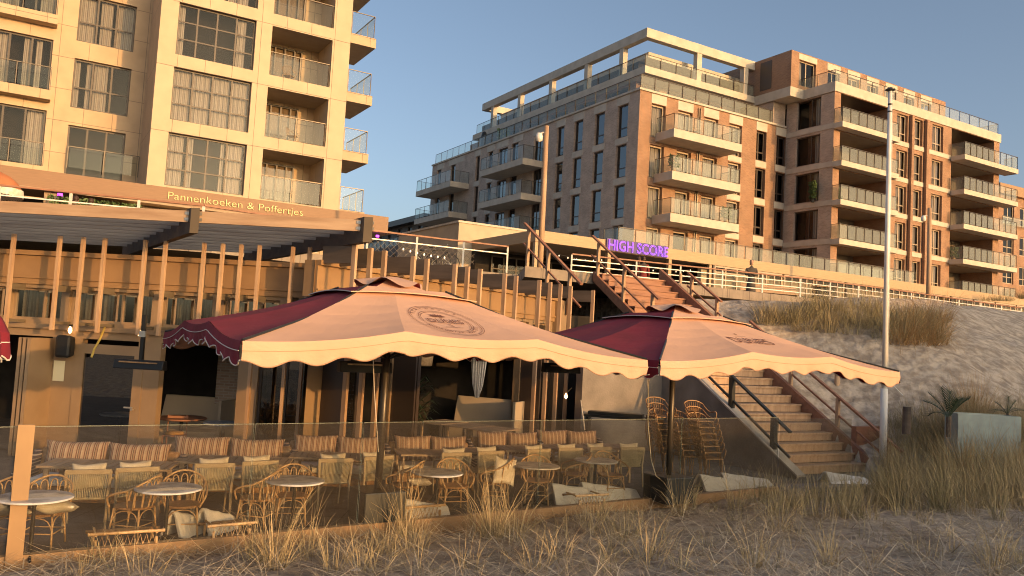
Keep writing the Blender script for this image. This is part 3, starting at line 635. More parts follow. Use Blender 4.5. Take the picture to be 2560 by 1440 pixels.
# roof deck and rooms behind
rf = MB(); rp = [FA.W(A0,WA+.31)[:2], FA.W(A1,WA+.31)[:2], FBB.W(9.9,WB_+.3)[:2], (1.0,27.6), (-14,27.6), (-25,20)]
rf.add([(x,y,zk(3.95)) for x,y in rp]+[(x,y,zk(3.7)) for x,y in rp], [(0,1,2,3,4,5),(11,10,9,8,7,6)]+[(i,(i+1)%6,(i+1)%6+6,i+6) for i in range(6)])
rf.build('flat_roof', M['olive'], PV)
cl = MB(); rq = [FA.W(A0,WA+.22)[:2], FA.W(A1-.2,WA+.22)[:2], FBB.W(9.3,WB_+.23)[:2], (2.0,27), (-14,27), (-25,20)]
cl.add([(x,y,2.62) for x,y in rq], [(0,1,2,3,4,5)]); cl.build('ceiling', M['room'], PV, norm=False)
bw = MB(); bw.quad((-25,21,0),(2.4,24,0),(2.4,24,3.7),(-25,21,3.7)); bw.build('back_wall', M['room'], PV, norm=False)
bi = MB(); p0, p1 = D(545,900,19), D(610,900,19)
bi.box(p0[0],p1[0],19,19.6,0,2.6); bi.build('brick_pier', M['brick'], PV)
# door leaf (open), hinged glass door, folding doors, posts
dl = MB(TA); x0 = doorway[1]; 
for i in range(3): dl.box(x0-.02-.13*i, x0+.05-.13*i, -.75+.05*i, .0, .02, ZL-.03)
dl.build('open_door_leaves', M['frame_b'], PV)
f = window(PV, TA, dglass[0]-.12, dglass[1]+.14, .02, ZL-.1, -.06, cols=[], rows=(), fw=.20, mf='frame_b', pane='paned', back=False, name='glass_door')
MB(TA).box(dglass[1]+.02, dglass[1]+.06, -.16, -.08, 1.0, 1.03).box(dglass[1]-.12, dglass[1]+.06, -.16, -.13, 1.04, 1.07).build('handle', M['steel'], f)
window(PV, TA, w4[0], w4[1], .02, ZL-.02, .02, cols=[.33,.66], rows=(), fw=.06, mf='frame', pane='paned', back=False, name='glass_door')
# --- right run
L_B = 9.35
bay = (xB(1000,1000,WB_), xB(1295,1000,WB_)); g2 = (bay[1]+.35, L_B-.3); g1 = (.45, bay[0]-.35)
mb = MB(); clb = [(i*1.16+.12, i*1.16+1.04) for i in range(8)]
wall(mb, TB, -.1, L_B, 0, ZC+.02, [(a, b, .0, ZL+.03, .2) for a, b in (g1, bay, g2)]+[(a, b, ZS, ZC-.06, .12) for a, b in clb], dep=.2)
mb.build('right_front_wall', M['frame_b'], PV, norm=False)
for a, b in clb: window(PV, TB, a, b, ZS, ZC-.06, .05, cols=[], rows=(), fw=.05, mf='frame_b', pane='paner', curt=[(0,.85)], back=False)  # these curtains too are added for the pale look of reflecting panes
cornice(TB, -.08, L_B)
for (a, b), n in ((g1, 2), (g2, 4)): window(PV, TB, a, b, .02, ZL, .03, cols=n, rows=(), fw=.08, mf='frame', pane='paned', back=False, name='glass_door')
for x in (g1[0]-.16, g1[1]+.05, bay[0]-.22, bay[1]+.05):
    k = MB(TB)
    for i in range(3): k.box(x+.075*i, x+.05+.075*i, -.62+.04*i, -.01, .03, ZL)
    k.build('folded_door_leaves', M['frame'], PV)
# corner infill between runs
cA = FA.W(A1,WA); cB = FBB.W(-.1,WB_)
MB().add([], []) 
ci = MB(); ci.quad((cA[0],cA[1],0),(cB[0],cB[1],0),(cB[0],cB[1],zk(4.1)),(cA[0],cA[1],zk(4.1))); ci.build('corner_panel', M['cladding'], PV, norm=False)
# end column with wall lamp
ec = MB(TB); ec.box(L_B+.003, L_B+.38, -.25, .3, 0, 4.1); ec.build('end_column', M['frame_b'], PV)
# --- fins
def fin(F, x, z0, z1, wd, wallw, beam=True):
    T = lambda u, w, z: F.W(u, w, z)
    o = MB(T).box(x-.03, x+.03, 0, wd, z0, z1).build('fin', M['wood'], PV)
    if beam: MB(T).box(x-.028, x+.028, wd+.002, wallw-.11, z1-.34, z1-.012).build('fin_arm', M['wood_old'], o)
    else:
        MB(T).box(x-.02, x+.02, wd+.002, wallw-.1, zk(3.3), zk(3.42)).build('bracket', M['olive'], o)
        MB(T).box(x-.02,x+.02, wd+.002, wallw-.01, z0+.12, z0+.18).build('bracket', M['olive'], o)
for px in (31,147,206,260,362,413,510,557,603,649,733,775,816):
    x = xA(px, 600); z0 = zk(2.56) if px < 620 else .0
    fin(FA, x, z0 if px < 740 or True else 0, zk(4.36), .08, WA, beam=False)
for k in range(1,9): fin(FA, -1.0*k+.02, zk(2.56), zk(4.36), .08, WA, beam=False)
for px, py, low in ((893,613,1),(932,620,1),(967,628,1),(1039,640,0),(1073,647,0),(1143,660,0),(1174,665,0),(1206,670,0),(1267,683,0),(1295,690,0),(1353,700,1),(1380,705,1),(1406,711,1),(1431,716,1),(1487,724,1)):
    fin(FBB, xB(px, py), 0.0 if low else zk(2.5), zk(4.36), .10, WB_)
# --- wall-mounted things on the pavilion
def at(F, T_w, px, py): x, z = F.front(px, py, T_w); return F.W(x, T_w, z)
q = at(FA, WA-.22, 167, 866)
sp_ = thing('loudspeaker', 'black rounded loudspeaker on the pillar beside the open doorway', 'loudspeaker', q, FA.th)
k = MB(); k.add([(-.17,-.16,-.24),(.17,-.16,-.24),(.12,.12,-.2),(-.12,.12,-.2),(-.17,-.16,.24),(.17,-.16,.24),(.12,.12,.2),(-.12,.12,.2)],[(0,3,2,1),(4,5,6,7),(0,1,5,4),(1,2,6,5),(2,3,7,6),(3,0,4,7)])
k.build('cabinet', M['black'], sp_, bevel=.06); MB().box(-.04,.04,.1,.2,-.05,.05).build('bracket', M['black'], sp_)
q = at(FA, WA-.012, 147, 927)
tag(MB().box(-.12,.12,-.004,.004,-.21,.21).build('paper_notice', M['paper'], None, loc=q, rz=FA.th), 'blank cream paper notice taped on the pillar below the loudspeaker', 'notice')
def wall_lamp(F, wv, px, py, label):
    q = at(F, wv-.10, px, py); t = thing('wall_lamp', label, 'lamp', q, F.th)
    MB().box(-.03,.03,.0,.09,-.02,.04).build('bracket', M['black'], t)
    MB().lathe([(.012,.0),(.03,-.04),(.04,-.09),(.025,-.13),(.005,-.15)], 10).build('bulb', M['bulb'], t, smooth=True)
wall_lamp(FA, WA, 176, 816, 'small glowing bulb on the wall above the loudspeaker')
wall_lamp(FA, WA, 349, 822, 'small glowing bulb on the wall above the black heater')
q = at(FBB, -.2, 1415, 988); t = thing('wall_lamp', 'small glowing bulb among the fins below the rightmost heater', 'lamp', q, 0)
MB().lathe([(.012,.06),(.035,.0),(.045,-.05),(.01,-.1)], 10).build('bulb', M['bulb'], t, smooth=True); MB().beam((0,0,.05),(.15,.1,.2),.015,.015).build('bracket', M['black'], t)
def heater(loc, rz, label, L_=.9, pole=.6):
    t = thing('patio_heater', label, 'heater', loc, rz, 'infrared heaters of the terrace')
    k = MB(); k.add([(-L_/2,-.12,-.1),(L_/2,-.12,-.1),(L_/2,.1,-.1),(-L_/2,.1,-.1),(-L_/2,-.08,.08),(L_/2,-.08,.08),(L_/2,.06,.08),(-L_/2,.06,.08)],[(0,3,2,1),(4,5,6,7),(0,1,5,4),(1,2,6,5),(2,3,7,6),(3,0,4,7)])
    k.build('housing', M['black'], t, bevel=.015)
    MB().box(-L_/2+.12, L_/2-.12, -.125, -.09, .02, .045).build('reflector', M['rattan2'], t)
    MB().box(-.035,.035,-.03,.03,.08,pole).build('bracket', M['black'], t)
    MB().box(-.06,.06,-.05,.0,pole*.55,pole*.55+.12).build('switch_box', M['steel'], t); return t
q = at(FA, -.35, 352, 910); heater(q, FA.th, 'black heater hanging in front of the glass door', 1.0, .95)
h1 = at(FA, .0, 905, 914)
heater(D(912,916,13.4), R(31), 'black heater half hidden behind the front umbrella pole', .9, .5)
heater(D(1402,919,15.6), R(20), 'black heater with reddish top under the front umbrella, right end', .75, .5)
ho = MB(); a = at(FA,.3,262,818); ho.tube([a, (a[0]+.02,a[1]-.2,a[2]-.25), (a[0]+.05,a[1]-.45,a[2]-.45), (a[0]+.17,a[1]-.75,a[2]-.58)], .022, 8)
tag(ho.build('yellow_hose', mat('yellow_rubber', (.5,.36,.08), .5), smooth=True), 'yellow hose running down to the black heater by the glass door', 'hose')

# ================================================================== pergola over the pavilion roof
PG = thing('wooden_pergola', 'low slung timber pergola with grey rafters projecting over the pavilion roof', 'pergola')
Fg = Fr(D(0, 505, 13.9*KS), 91)
g = lambda px, py, y=0: Fg.front(px, py, y)
zt_ = zk(4.76)
SKW = .70      # the carrying beams run back to the left
PGt = lambda x, y, z: Fg.W(x-SKW*y, y, z)
bx_ = [-9.2, -3.2, g(483,540)[0], g(912,565)[0]]
for a, b in zip(bx_, bx_[1:]):
    MB(PGt).box(a+.085, b-.085, 0, .07, zt_-.21, zt_).build('front_board', M['woodx'], PG)
    for i in range(1, 10): MB(PGt).box(a+.085, b-.085, i*.60, i*.60+.05, zt_-.21, zt_).build('rafter', M['rafter'], PG)
for x in bx_[1:]:
    MB(PGt).box(x-.08, x+.08, -.12, 6.0, zt_-.42, zt_+.04).build('main_beam', M['woody'], PG)
    MB(PGt).box(x-.08, x+.08, -.126, -.121, zt_-.42, zt_+.04).build('beam_end', M['olive'], PG)
    MB(PGt).box(x-.07, x+.07, 5.6, 5.75, zk(3.97), zt_-.43).build('post', M['woody'], PG)
    for sx_ in (-1, 1):
        for i in range(0, 9, 1):
            for zz in ((zt_-.16, zt_-.05) if i == 0 else (zt_-.06,)):
                if x != bx_[1]: MB(PGt).box(min(x+sx_*.086, x+sx_*.16), max(x+sx_*.086, x+sx_*.16), i*.6-.012, i*.6-.002, zz-.025, zz+.03).build('steel_plate', M['steel'], PG)

# ================================================================== railings of the upper deck
def deck_rail(pts, z0, z1, label, bars=(.28,), post=1.9, mesh=False, top='wood_red', name='deck_railing', pm='white'):
    t = thing(name, label, 'railing')
    for a, b in zip(pts, pts[1:]):
        MB().beam((*a, z1), (*b, z1), .10, .05).build('handrail', M[top], t)
        m_ = MB()
        for q in bars: m_.beam((*a, z1-q), (*b, z1-q), .035, .035)
        m_.build('rail_bar', M[pm], t)
        A, Bv = Vector(a), Vector(b); n = max(1, round((Bv-A).length/post))
        for i in range(n): p = A.lerp(Bv, i/n); MB().box(p.x-.03, p.x+.03, p.y-.03, p.y+.03, z0, z1-.026).build('post', M[pm], t)
    MB().box(pts[-1][0]-.03, pts[-1][0]+.03, pts[-1][1]-.03, pts[-1][1]+.03, z0, z1-.026).build('post', M[pm], t)
    return t
ra = [D(0,463,21), D(510,512,22.6), D(920,575,26), D(1270,615,28.4)]
ra = [(p[0], p[1]) for p in ra]; ra = [(ra[0][0]-8, ra[0][1]-1.0)]+ra
dr = deck_rail(ra, 5.24, 6.17, 'railing with wooden handrail along the deck above the pavilion', bars=(.26,))
# diamond net in the right bays
nt_ = MB()
def net(a, b, z0, z1, s=.22):
    A, Bv = Vector((*a, 0)), Vector((*b, 0)); L_ = (Bv-A).length; d = (Bv-A)/L_; H_ = z1-z0; x = -H_
    while x < L_:
        for sg in (0, 1):
            p0, p1 = max(0, x), min(L_, x+H_)
            if p1-p0 < .05: continue
            za, zb = z0+(p0-x), z0+(p1-x)
            if sg: za, zb = z1-(p0-x), z1-(p1-x)
            P, Q = A+d*p0, A+d*p1; nt_.beam((P.x,P.y,za),(Q.x,Q.y,zb),.007,.007)
        x += s
net(ra[3], tuple(Vector(ra[3]).lerp(Vector(ra[4]), .75)), 5.3, 5.9)
nt_.build('diamond_net', M['net'], dr)
pr_ = [FP.W(0,0)[:2], FP.W(2.9,0)[:2], FP.W(11.3,0)[:2], FP.W(17,.6)[:2], FP.W(30,3)[:2]]
deck_rail(pr_, 5.2, 6.33, 'promenade railing with four thin bars and wooden handrail in front of the bar', bars=(.2,.42,.64,.88), post=2.2, name='promenade_railing')
# concrete block edge under it
ce = MB(); 
for i in range(10):
    x = 2.6+i*.92; MB
t = thing('retaining_wall', 'low wall of pale concrete blocks under the promenade railing', 'wall')
for i in range(11):
    a, b_ = FP.W(2.6+i*.86,-.1), FP.W(2.6+(i+1)*.86-.015,-.1)
    MB().beam((a[0],a[1],5.02-.0*i),(b_[0],b_[1],5.02),.22,.5).build('concrete_block', M['concrete'], t, bevel=.01)
# ================================================================== stairs
SW = 3.1; NS = 24; RI = 5.24/NS; TR = .345
ST = fthing('wooden_staircase', 'broad larch staircase climbing the dune beside the terrace', 'staircase', FS)
for i in range(NS):
    xl = .16 if i < 13 else .34; xr = SW-.06
    MB().box(xl, xr, i*TR, i*TR+.05, i*RI+.012, (i+1)*RI-.055).build('riser', M['wood' if i < 13 else 'wood_red'], ST)
    MB().box(xl-.02, xr+.01, i*TR-.03, (i+1)*TR-.012, (i+1)*RI-.052, (i+1)*RI).build('tread', M['wood' if i < 13 else 'wood_red'], ST, bevel=.006)
def slopebox(mb, x0, x1, y0, y1, up, dn):
    f = lambda y: y/TR*RI
    mb.add([(x0,y0,f(y0)+dn),(x1,y0,f(y0)+dn),(x1,y1,f(y1)+dn),(x0,y1,f(y1)+dn),(x0,y0,f(y0)+up),(x1,y0,f(y0)+up),(x1,y1,f(y1)+up),(x0,y1,f(y1)+up)],
           [(0,3,2,1),(4,5,6,7),(0,1,5,4),(1,2,6,5),(2,3,7,6),(3,0,4,7)])
YE = NS*TR
k = MB(); slopebox(k, SW-.045, SW+.09, -.2, YE, .42, -.35); k.build('stringer', M['wood_red'], ST)
# concrete cheek wall on the terrace side
CW = fthing('concrete_stair_wall', 'bare concrete wedge wall carrying the left side of the staircase', 'wall', FS)
k = MB(); f = lambda y: y/TR*RI
k.add([(-.12,-.5,-.1),(.13,-.5,-.1),(.13,4.6,-.1),(-.12,4.6,-.1),(-.12,-.5,.05),(.13,-.5,.05),(.13,4.6,f(4.6)+.25),(-.12,4.6,f(4.6)+.25)],[(0,3,2,1),(4,5,6,7),(0,1,5,4),(1,2,6,5),(2,3,7,6),(3,0,4,7)])
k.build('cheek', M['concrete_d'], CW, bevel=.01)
k = MB(); k.add([(-.15,-.5,.055),(.15,-.5,.055),(.15,4.6,f(4.6)+.255),(-.15,4.6,f(4.6)+.255),(-.15,-.5,.10),(.15,-.5,.10),(.15,4.6,f(4.6)+.30),(-.15,4.6,f(4.6)+.30)],[(0,3,2,1),(4,5,6,7),(0,1,5,4),(1,2,6,5),(2,3,7,6),(3,0,4,7)]); k.build('sunlit_top_strip', M['concrete'], CW)  # paler strip added for the sunlit top edge of the wall
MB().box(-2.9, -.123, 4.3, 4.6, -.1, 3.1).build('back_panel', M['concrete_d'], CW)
k = MB(); slopebox(k, .20, .31, 4.62, YE, .06, -.25); k.build('upper_stringer', M['wood_red'], ST)
# black railing on the cheek
BR = fthing('black_stair_railing', 'black steel railing on the concrete side of the staircase', 'railing', FS)
for y in (.35, 1.75, 3.3): 
    MB().box(-.06,.06,y-.06,y+.06,f(y)+.18,f(y)+1.12).build('post', M['anthr'], BR); MB().box(-.09,.09,y-.09,y+.09,f(y)+.165,f(y)+.2).build('foot_plate', M['anthr'], BR)
MB().beam((0,-.15,f(-.15)+1.14),(0,4.0,f(4.0)+1.14),.09,.05).build('handrail', M['anthr'], BR)
MB().beam((0,-.15,f(-.15)+.55),(0,4.0,f(4.0)+.55),.05,.05).build('lower_bar', M['anthr'], BR)
def wood_rail(x, y0, y1, posts, label, h=1.0, low=.5):
    t = fthing('wooden_stair_railing', label, 'railing', FS)
    for y in posts: MB().box(x-.045,x+.045,y-.045,y+.045,f(y)-.1,f(y)+h-.03).build('post', M['wood'], t)
    MB().beam((x,y0,f(y0)+h),(x,y1,f(y1)+h),.10,.055).build('handrail', M['wood_red'], t)
    MB().beam((x,y0,f(y0)+low),(x,y1,f(y1)+low),.05,.045).build('lower_bar', M['wood_red'], t)
wood_rail(SW+.12, -.9, 4.2, (-.5,1.0,2.6,4.0), 'reddish wooden handrail on the dune side of the lower staircase', h=1.2, low=.72)
wood_rail(.26, 5.0, YE+.2, (5.3,6.7,8.1), 'wooden handrail of the upper staircase nearer the umbrella', h=1.15)
wood_rail(-2.3, 5.4, YE+.4, (6.0,7.2,8.4), 'wooden handrail at the far left of the upper staircase', h=1.15)
wood_rail(SW+.3, 5.6, 7.2, (5.8,7.0), 'short wooden handrail at the dune edge right of the upper staircase', h=.95)
MB().box(SW+.1, SW+1.1, .4, .55, .0, 1.1).build('side_panel', M['wood_red'], ST)

# ================================================================== glass wind fence
GF = fthing('glass_fence', 'long frameless glass windbreak on a bronze base rail along the terrace', 'glass fence', FF)
MB().box(-9, 14.0, -.06, .06, -.22, .07).build('base_rail', M['cladding'], GF)
js = [-8, -5.6, -3.2, -.66, .42, 2.72, 4.5, 7.75, 11.2, 14.0]
js = [-8, -5.4, -2.8] + [FF.front(px, py)[0] for px, py in ((95,1100),(630,1150),(902,1150),(1349,1150),(1701,1150))]+[14.0]
xp = FF.front(47, 1250)[0]
js[3] = xp
for a, b in zip(js, js[1:]):
    MB().box(a+.012, b-.012, -.006, .006, .071, 1.52).build('glass_panel', M['fence'], GF)
    MB().box(a+.012, b-.012, -.0075, .0075, 1.521, 1.53).box(a+.008, a+.0115, -.007, .007, .08, 1.52).box(b-.0115, b-.008, -.007, .007, .08, 1.52).build('glass_edge', M['rail'], GF)
MB().box(xp-.085, xp+.085, -.10, -.063, -.25, 1.56).build('post', M['cladding'], GF)
Fr2 = Fr(FF.W(14.02, 0), AZ)
k = MB(lambda x,y,z: FF.inv(*Fr2.W(x,y)[:2])+(z,)); k.box(.03, 2.4, -.006, .006, .1, 1.5); k.build('glass_panel', M['fence'], GF)

# ================================================================== umbrellas
M['hem'] = mat('darker_hem_thread', (.42,.25,.16), .9)  # slightly darker piping line along the cream valance
def canopy_panel(mb, P0, P1, Q0, Q1, n=8, m=6, sag=.05):
    """strip between the ring edge P0-P1 (top) and the eave edge Q0-Q1 (bottom)"""
    P0, P1, Q0, Q1 = map(Vector, (P0, P1, Q0, Q1)); vs = []
    for j in range(m+1):
        t = j/m
        for i in range(n+1):
            s = i/n; p = (P0*(1-s)+P1*s)*(1-t)+(Q0*(1-s)+Q1*s)*t
            p.z -= sag*4*s*(1-s)*t+.06*math.sin(math.pi*t); vs.append(tuple(p))
    mb.add(vs, [(j*(n+1)+i, j*(n+1)+i+1, (j+1)*(n+1)+i+1, (j+1)*(n+1)+i) for j in range(m) for i in range(n)])
def umbrella(cx, cy, az, label, a=5.55, zc=2.66, zm=2.86, zt=3.50, logo=True, colours=('cream','burg'), lean=0):
    t = thing('large_umbrella', label, 'umbrella', (cx, cy, 0), R(90-az), 'square parasols over the terrace')
    h = a/2; r0 = .62
    # corners going round: front-left, front-right, back-right, back-left ; front = -y
    def side_pts(k):
        c = [(-h,-h),(h,-h),(h,h),(-h,h)]; A, Bv = Vector(c[k]), Vector(c[(k+1)%4])
        out = []
        for i, z in zip(range(4), (zc, zm, zm, zc)):
            p = A.lerp(Bv, i/3); 
            if i in (1, 2): p = p*1.0
            out.append((p.x, p.y, z))
        return out
    for k, nm in enumerate(('front','right','back','left')):
        mname = colours[0] if k % 2 == 0 else colours[1]
        pts = side_pts(k); mb = MB()
        ring = [(p[0]/h*r0, p[1]/h*r0, zt) for p in pts]
        for i in range(3): canopy_panel(mb, ring[i], ring[i+1], pts[i], pts[i+1])
        cpy = mb.build('canopy_panel', M[mname], t, smooth=False, norm=False)
        bm = bmesh.new(); bm.from_mesh(cpy.data); bmesh.ops.remove_doubles(bm, verts=bm.verts, dist=.0005); bm.to_mesh(cpy.data); bm.free()
        cpy.data.polygons.foreach_set('use_smooth', [False]*len(cpy.data.polygons))
        # valance
        vb = MB(); tr = MB(); N = 132; prev = None; nout = [(0,-1),(1,0),(0,1),(-1,0)][k]; vs = []; bot = []
        nsc = 10 if mname == 'cream' else 12
        for q in range(N+1):
            s = q/N*3; i = min(2, int(s)); fr_ = s-i
            A, Bv = Vector(pts[i]), Vector(pts[i+1]); p = A.lerp(Bv, fr_); p.z -= .05*4*fr_*(1-fr_)
            wv = .012*math.sin(q*.9+k)+.02*math.sin(q*.23+k*2)
            drop = .235+.035*math.cos(2*math.pi*q/N*nsc)*(-1)+.0
            ox, oy = nout
            c0 = (p.x+ox*.012, p.y+oy*.012, p.z+.005); c1 = (p.x+ox*.03, p.y+oy*.03, p.z-.10)
            c2_ = (p.x+ox*(.022+wv*.5), p.y+oy*(.022+wv*.5), p.z-.17); c3 = (p.x+ox*(.02+wv), p.y+oy*(.02+wv), p.z-drop)
            vs += [c0, c1, c2_, c3]; bot.append(c3)
        vb.add(vs, [(4*q+j, 4*q+4+j, 4*q+5+j, 4*q+1+j) for q in range(N) for j in range(3)])
        v = vb.build('valance', M[mname], cpy, norm=False, smooth=True)
        tr.tube(bot, .008, 5); tr.tube([(vs[4*q+1][0]+nout[0]*.004, vs[4*q+1][1]+nout[1]*.004, vs[4*q+1][2]) for q in range(0, N+1, 3)], .006 if mname == 'burg' else .004, 4)
        tr.build('piping', M['trim' if mname == 'burg' else 'hem'], cpy)
    hp = MB()
    for c in ((-h,-h),(h,-h),(h,h),(-h,h)):
        hp.tube([(c[0]/h*r0, c[1]/h*r0, zt+.012), (c[0]*.55, c[1]*.55, zt+(zc-zt)*.49-.035), (c[0], c[1], zc+.015)], .016, 5)
    hp.build('hip_seams', M['anthr'], t)
    # vent cap
    r1 = .98; z1, z2 = zt-.12, zt+.15
    for k in range(4):
        c = [(-1,-1),(1,-1),(1,1),(-1,1)]; A, Bv = c[k], c[(k+1)%4]
        vc = MB(); canopy_panel(vc, (A[0]*.12,A[1]*.12,z2), (Bv[0]*.12,Bv[1]*.12,z2), (A[0]*r1,A[1]*r1,z1), (Bv[0]*r1,Bv[1]*r1,z1), sag=-.045)
        vc.build('vent_cap', M[colours[0] if k % 2 == 0 else colours[1]], t, norm=False)
        vt = MB(); n_ = 12
        vt.add([p for q in range(n_+1) for p in ((A[0]*r1+(Bv[0]-A[0])*r1*q/n_+0*.0, A[1]*r1+(Bv[1]-A[1])*r1*q/n_, z1+.045*4*(q/n_)*(1-q/n_)+.006), (A[0]*r1+(Bv[0]-A[0])*r1*q/n_, A[1]*r1+(Bv[1]-A[1])*r1*q/n_, z1+.045*4*(q/n_)*(1-q/n_)-.008))], [(2*q,2*q+2,2*q+3,2*q+1) for q in range(n_)])
        vt.build('vent_hem', M['trim' if k % 2 else 'cream'], t, norm=False)
    fl = MB(); n_ = 36; vs = []
    for q in range(n_):
        th = 2*math.pi*q/n_; rr = .52+.06*math.sin(3*th); vs += [(.12*math.cos(th), .12*math.sin(th), z2+.05), (rr*math.cos(th), rr*math.sin(th)*.9, z2-.06+.055*math.sin(5*th)+.02*math.sin(2*th)), ]
    fl.add(vs, [(2*q, 2*q+1, (2*q+3) % (2*n_), (2*q+2) % (2*n_)) for q in range(n_)]+[tuple(range(0, 2*n_, 2))]); fl.build('top_flap', M['cream'], t, smooth=True, norm=False)
    MB().tube([(0,0,.3),(0,0,2.9)], .055, 14).build('pole', M['railm'], t, smooth=True)
    MB().tube([(0,0,2.4),(0,0,zt+.1)], .035, 10).build('inner_pole', M['anthr'], t)
    rb = MB()
    for k in range(4):
        for p in side_pts(k)[:3]: rb.beam((0,0,zt-.02), (p[0]*.985, p[1]*.985, p[2]-.03), .03, .04); rb.beam((0,0,2.45), (p[0]*.5,p[1]*.5,(zt+p[2])/2-.07), .025, .03)
    rb.build('ribs', M['anthr'], t)
    bs = MB(); bs.box(-.33,.33,-.33,.33,.02,.50); bs.build('base_box', M['anthr'], t, bevel=.02)
    if logo:
        # print on the middle front panel
        A, Bv = Vector((-.62/3,-r0,zt)), Vector((-h/3,-h,zm)); m0 = Vector((0,-r0,zt)); m1 = Vector((0,-h,zm-.05))
        dn = (m1-m0); Ln = dn.length; dn.normalize(); ux = Vector((1,0,0)); nz = ux.cross(-dn); rot = Matrix((ux, -dn, nz)).transposed().to_4x4()
        c = m0+dn*Ln*.62+nz*(.012)
        def lay(vx, vy):       # local print coords onto the sagging panel
            s = ((c-m0).dot(dn)-vy)/Ln; wdt = (r0*2/3)*(1-s)+(a/3)*s; u = .5+vx/wdt
            base = m0+(m1-m0)*s; base = Vector((vx, base.y, zt+(zm-zt)*s)); base.z -= .05*4*u*(1-u)*s+.06*math.sin(math.pi*s); return base+nz*.012
        S = .80
        lay0 = lay
        lay = lambda vx, vy: lay0(vx*.86, vy*1.42)
        lg = MB()
        for rx, ry in (((.68,.60),(.64,.56),(.50,.43),(.46,.39)) if logo == True else ()):
            for q in range(48):
                pr2 = []
                for th in (2*math.pi*q/48, 2*math.pi*(q+1)/48):
                    for dl in (-.0045,.0045): pr2.append(tuple(lay((rx+dl)*math.cos(th)*S, (ry+dl)*math.sin(th)*S)))
                lg.add(pr2, [(0,1,3,2)])
        # palm leaves, trunk and waves
        for ang, ln in () if logo != True else ((95,.13),(130,.12),(160,.20),(185,.19),(55,.11),(25,.17),(5,.20),(-18,.17),(215,.09)):
            th = R(ang); bx, by = -.02, .23; d = Vector((math.cos(th), math.sin(th)*.8)); nrm = Vector((-d.y, d.x)); 
            pl = [Vector((bx,by)), Vector((bx,by))+d*ln*.45+nrm*.022, Vector((bx,by))+d*ln, Vector((bx,by))+d*ln*.45-nrm*.015]
            lg.add([tuple(lay(p.x*S, p.y*S)) for p in pl], [(0,1,2,3)])
        for (x0,y0,x1,y1,w_) in ((-.02,.40,.04,.40,.03),(.01,.44,.01,.36,.02),(-.16,.3,.2,.3,.008)) if logo != True else ((-.01,.22,.01,.13,.014),(.0,-.08,.03,-.20,.02),(-.22,-.255,.2,-.235,.007),(-.16,-.225,.14,-.215,.006),(-.36,-.07,.36,-.07,.003)):
            d = Vector((x1-x0,y1-y0)).normalized(); n2 = Vector((-d.y,d.x))*w_/2
            lg.add([tuple(lay(p.x*S,p.y*S)) for p in (Vector((x0,y0))-n2,Vector((x1,y1))-n2,Vector((x1,y1))+n2,Vector((x0,y0))+n2)], [(0,1,2,3)])
        lg.build('emblem_print', M['inkd'], t, norm=False)
        cc = lay(0,-.045); text('DUNES', 'name_print', M['inkd'], t, cc+nz*.006, rot, .23 if logo == True else .40, .0005, width=.50 if logo == True else .95, align='CENTER')
        for word, r_, a0_, stp, sgn in () if logo != True else (('BEACHCLUB', (.57,.495), 148, 13.2, 1), ('NOORDWIJK AAN ZEE', (.57,.495), 205, 8.2, -1)):
            for i, ch in enumerate(word):
                if ch == ' ': continue
                th = R(a0_-stp*i) if sgn > 0 else R(a0_+stp*i); px_, py_ = r_[0]*math.cos(th), r_[1]*math.sin(th)
                rr = rot @ Matrix.Rotation(th-math.pi/2 if sgn > 0 else th+math.pi/2, 4, 'Z'); off = -.028 if sgn > 0 else .028
                text(ch, 'ring_letter', M['inkd'], t, lay(px_*S, py_*S), rr, .072, .0003, align='CENTER')
    return t
U1 = umbrella(-1.85, 12.4, AZ, 'open cream and burgundy umbrella in front, round DUNES emblem fully visible')
U2 = umbrella(3.12, 15.35, AZ, 'open cream and burgundy umbrella by the staircase, partly hidden behind the front one', logo='word')
for u, dx, dy in ((U1, -.12, .0), (U2, -.2, .05)):
    for ch in u.children:
        if ch.name.startswith(('pole','base_box')): pass
# folded third umbrella at the left edge
t = thing('folded_umbrella', 'folded burgundy umbrella cut off by the left edge', 'umbrella', (-5.68, 7.9, 0))
cp_ = MB(); n_ = 40; vs = []; prof = [(.07,3.9),(.22,3.5),(.42,3.0),(.60,2.75),(.66,2.62)]
for r_, z in prof:
    for q in range(n_):
        th = 2*math.pi*q/n_; rr = r_*(1+.10*math.cos(8*th)*min(1,(3.9-z)*1.5)); vs.append((rr*math.cos(th), rr*math.sin(th), z))
cp_.add(vs, [(i*n_+q, i*n_+(q+1)%n_, (i+1)*n_+(q+1)%n_, (i+1)*n_+q) for i in range(len(prof)-1) for q in range(n_)])
cpo = cp_.build('canopy_panel', M['burg'], t, smooth=True)
vl = MB(); tr = MB(); vs = []
for q in range(121):
    th = 2*math.pi*q/120; rr = .66*(1+.10*math.cos(8*th)); vs += [(rr*math.cos(th), rr*math.sin(th), 2.62), ((rr+.03)*math.cos(th), (rr+.03)*math.sin(th), 2.36+.025*math.cos(24*th))]
vl.add(vs, [(2*q,2*q+2,2*q+3,2*q+1) for q in range(120)]); vl.build('valance', M['burg'], cpo, norm=False, smooth=True)
tr.tube(vs[1::2], .009, 5); tr.tube([(x*1.01,y*1.01,z-.1) for x,y,z in vs[0::2]], .007, 4); tr.build('piping', M['trim'], cpo)
MB().tube([(0,0,0),(0,0,4.0)], .05, 12).build('pole', M['railm'], t)

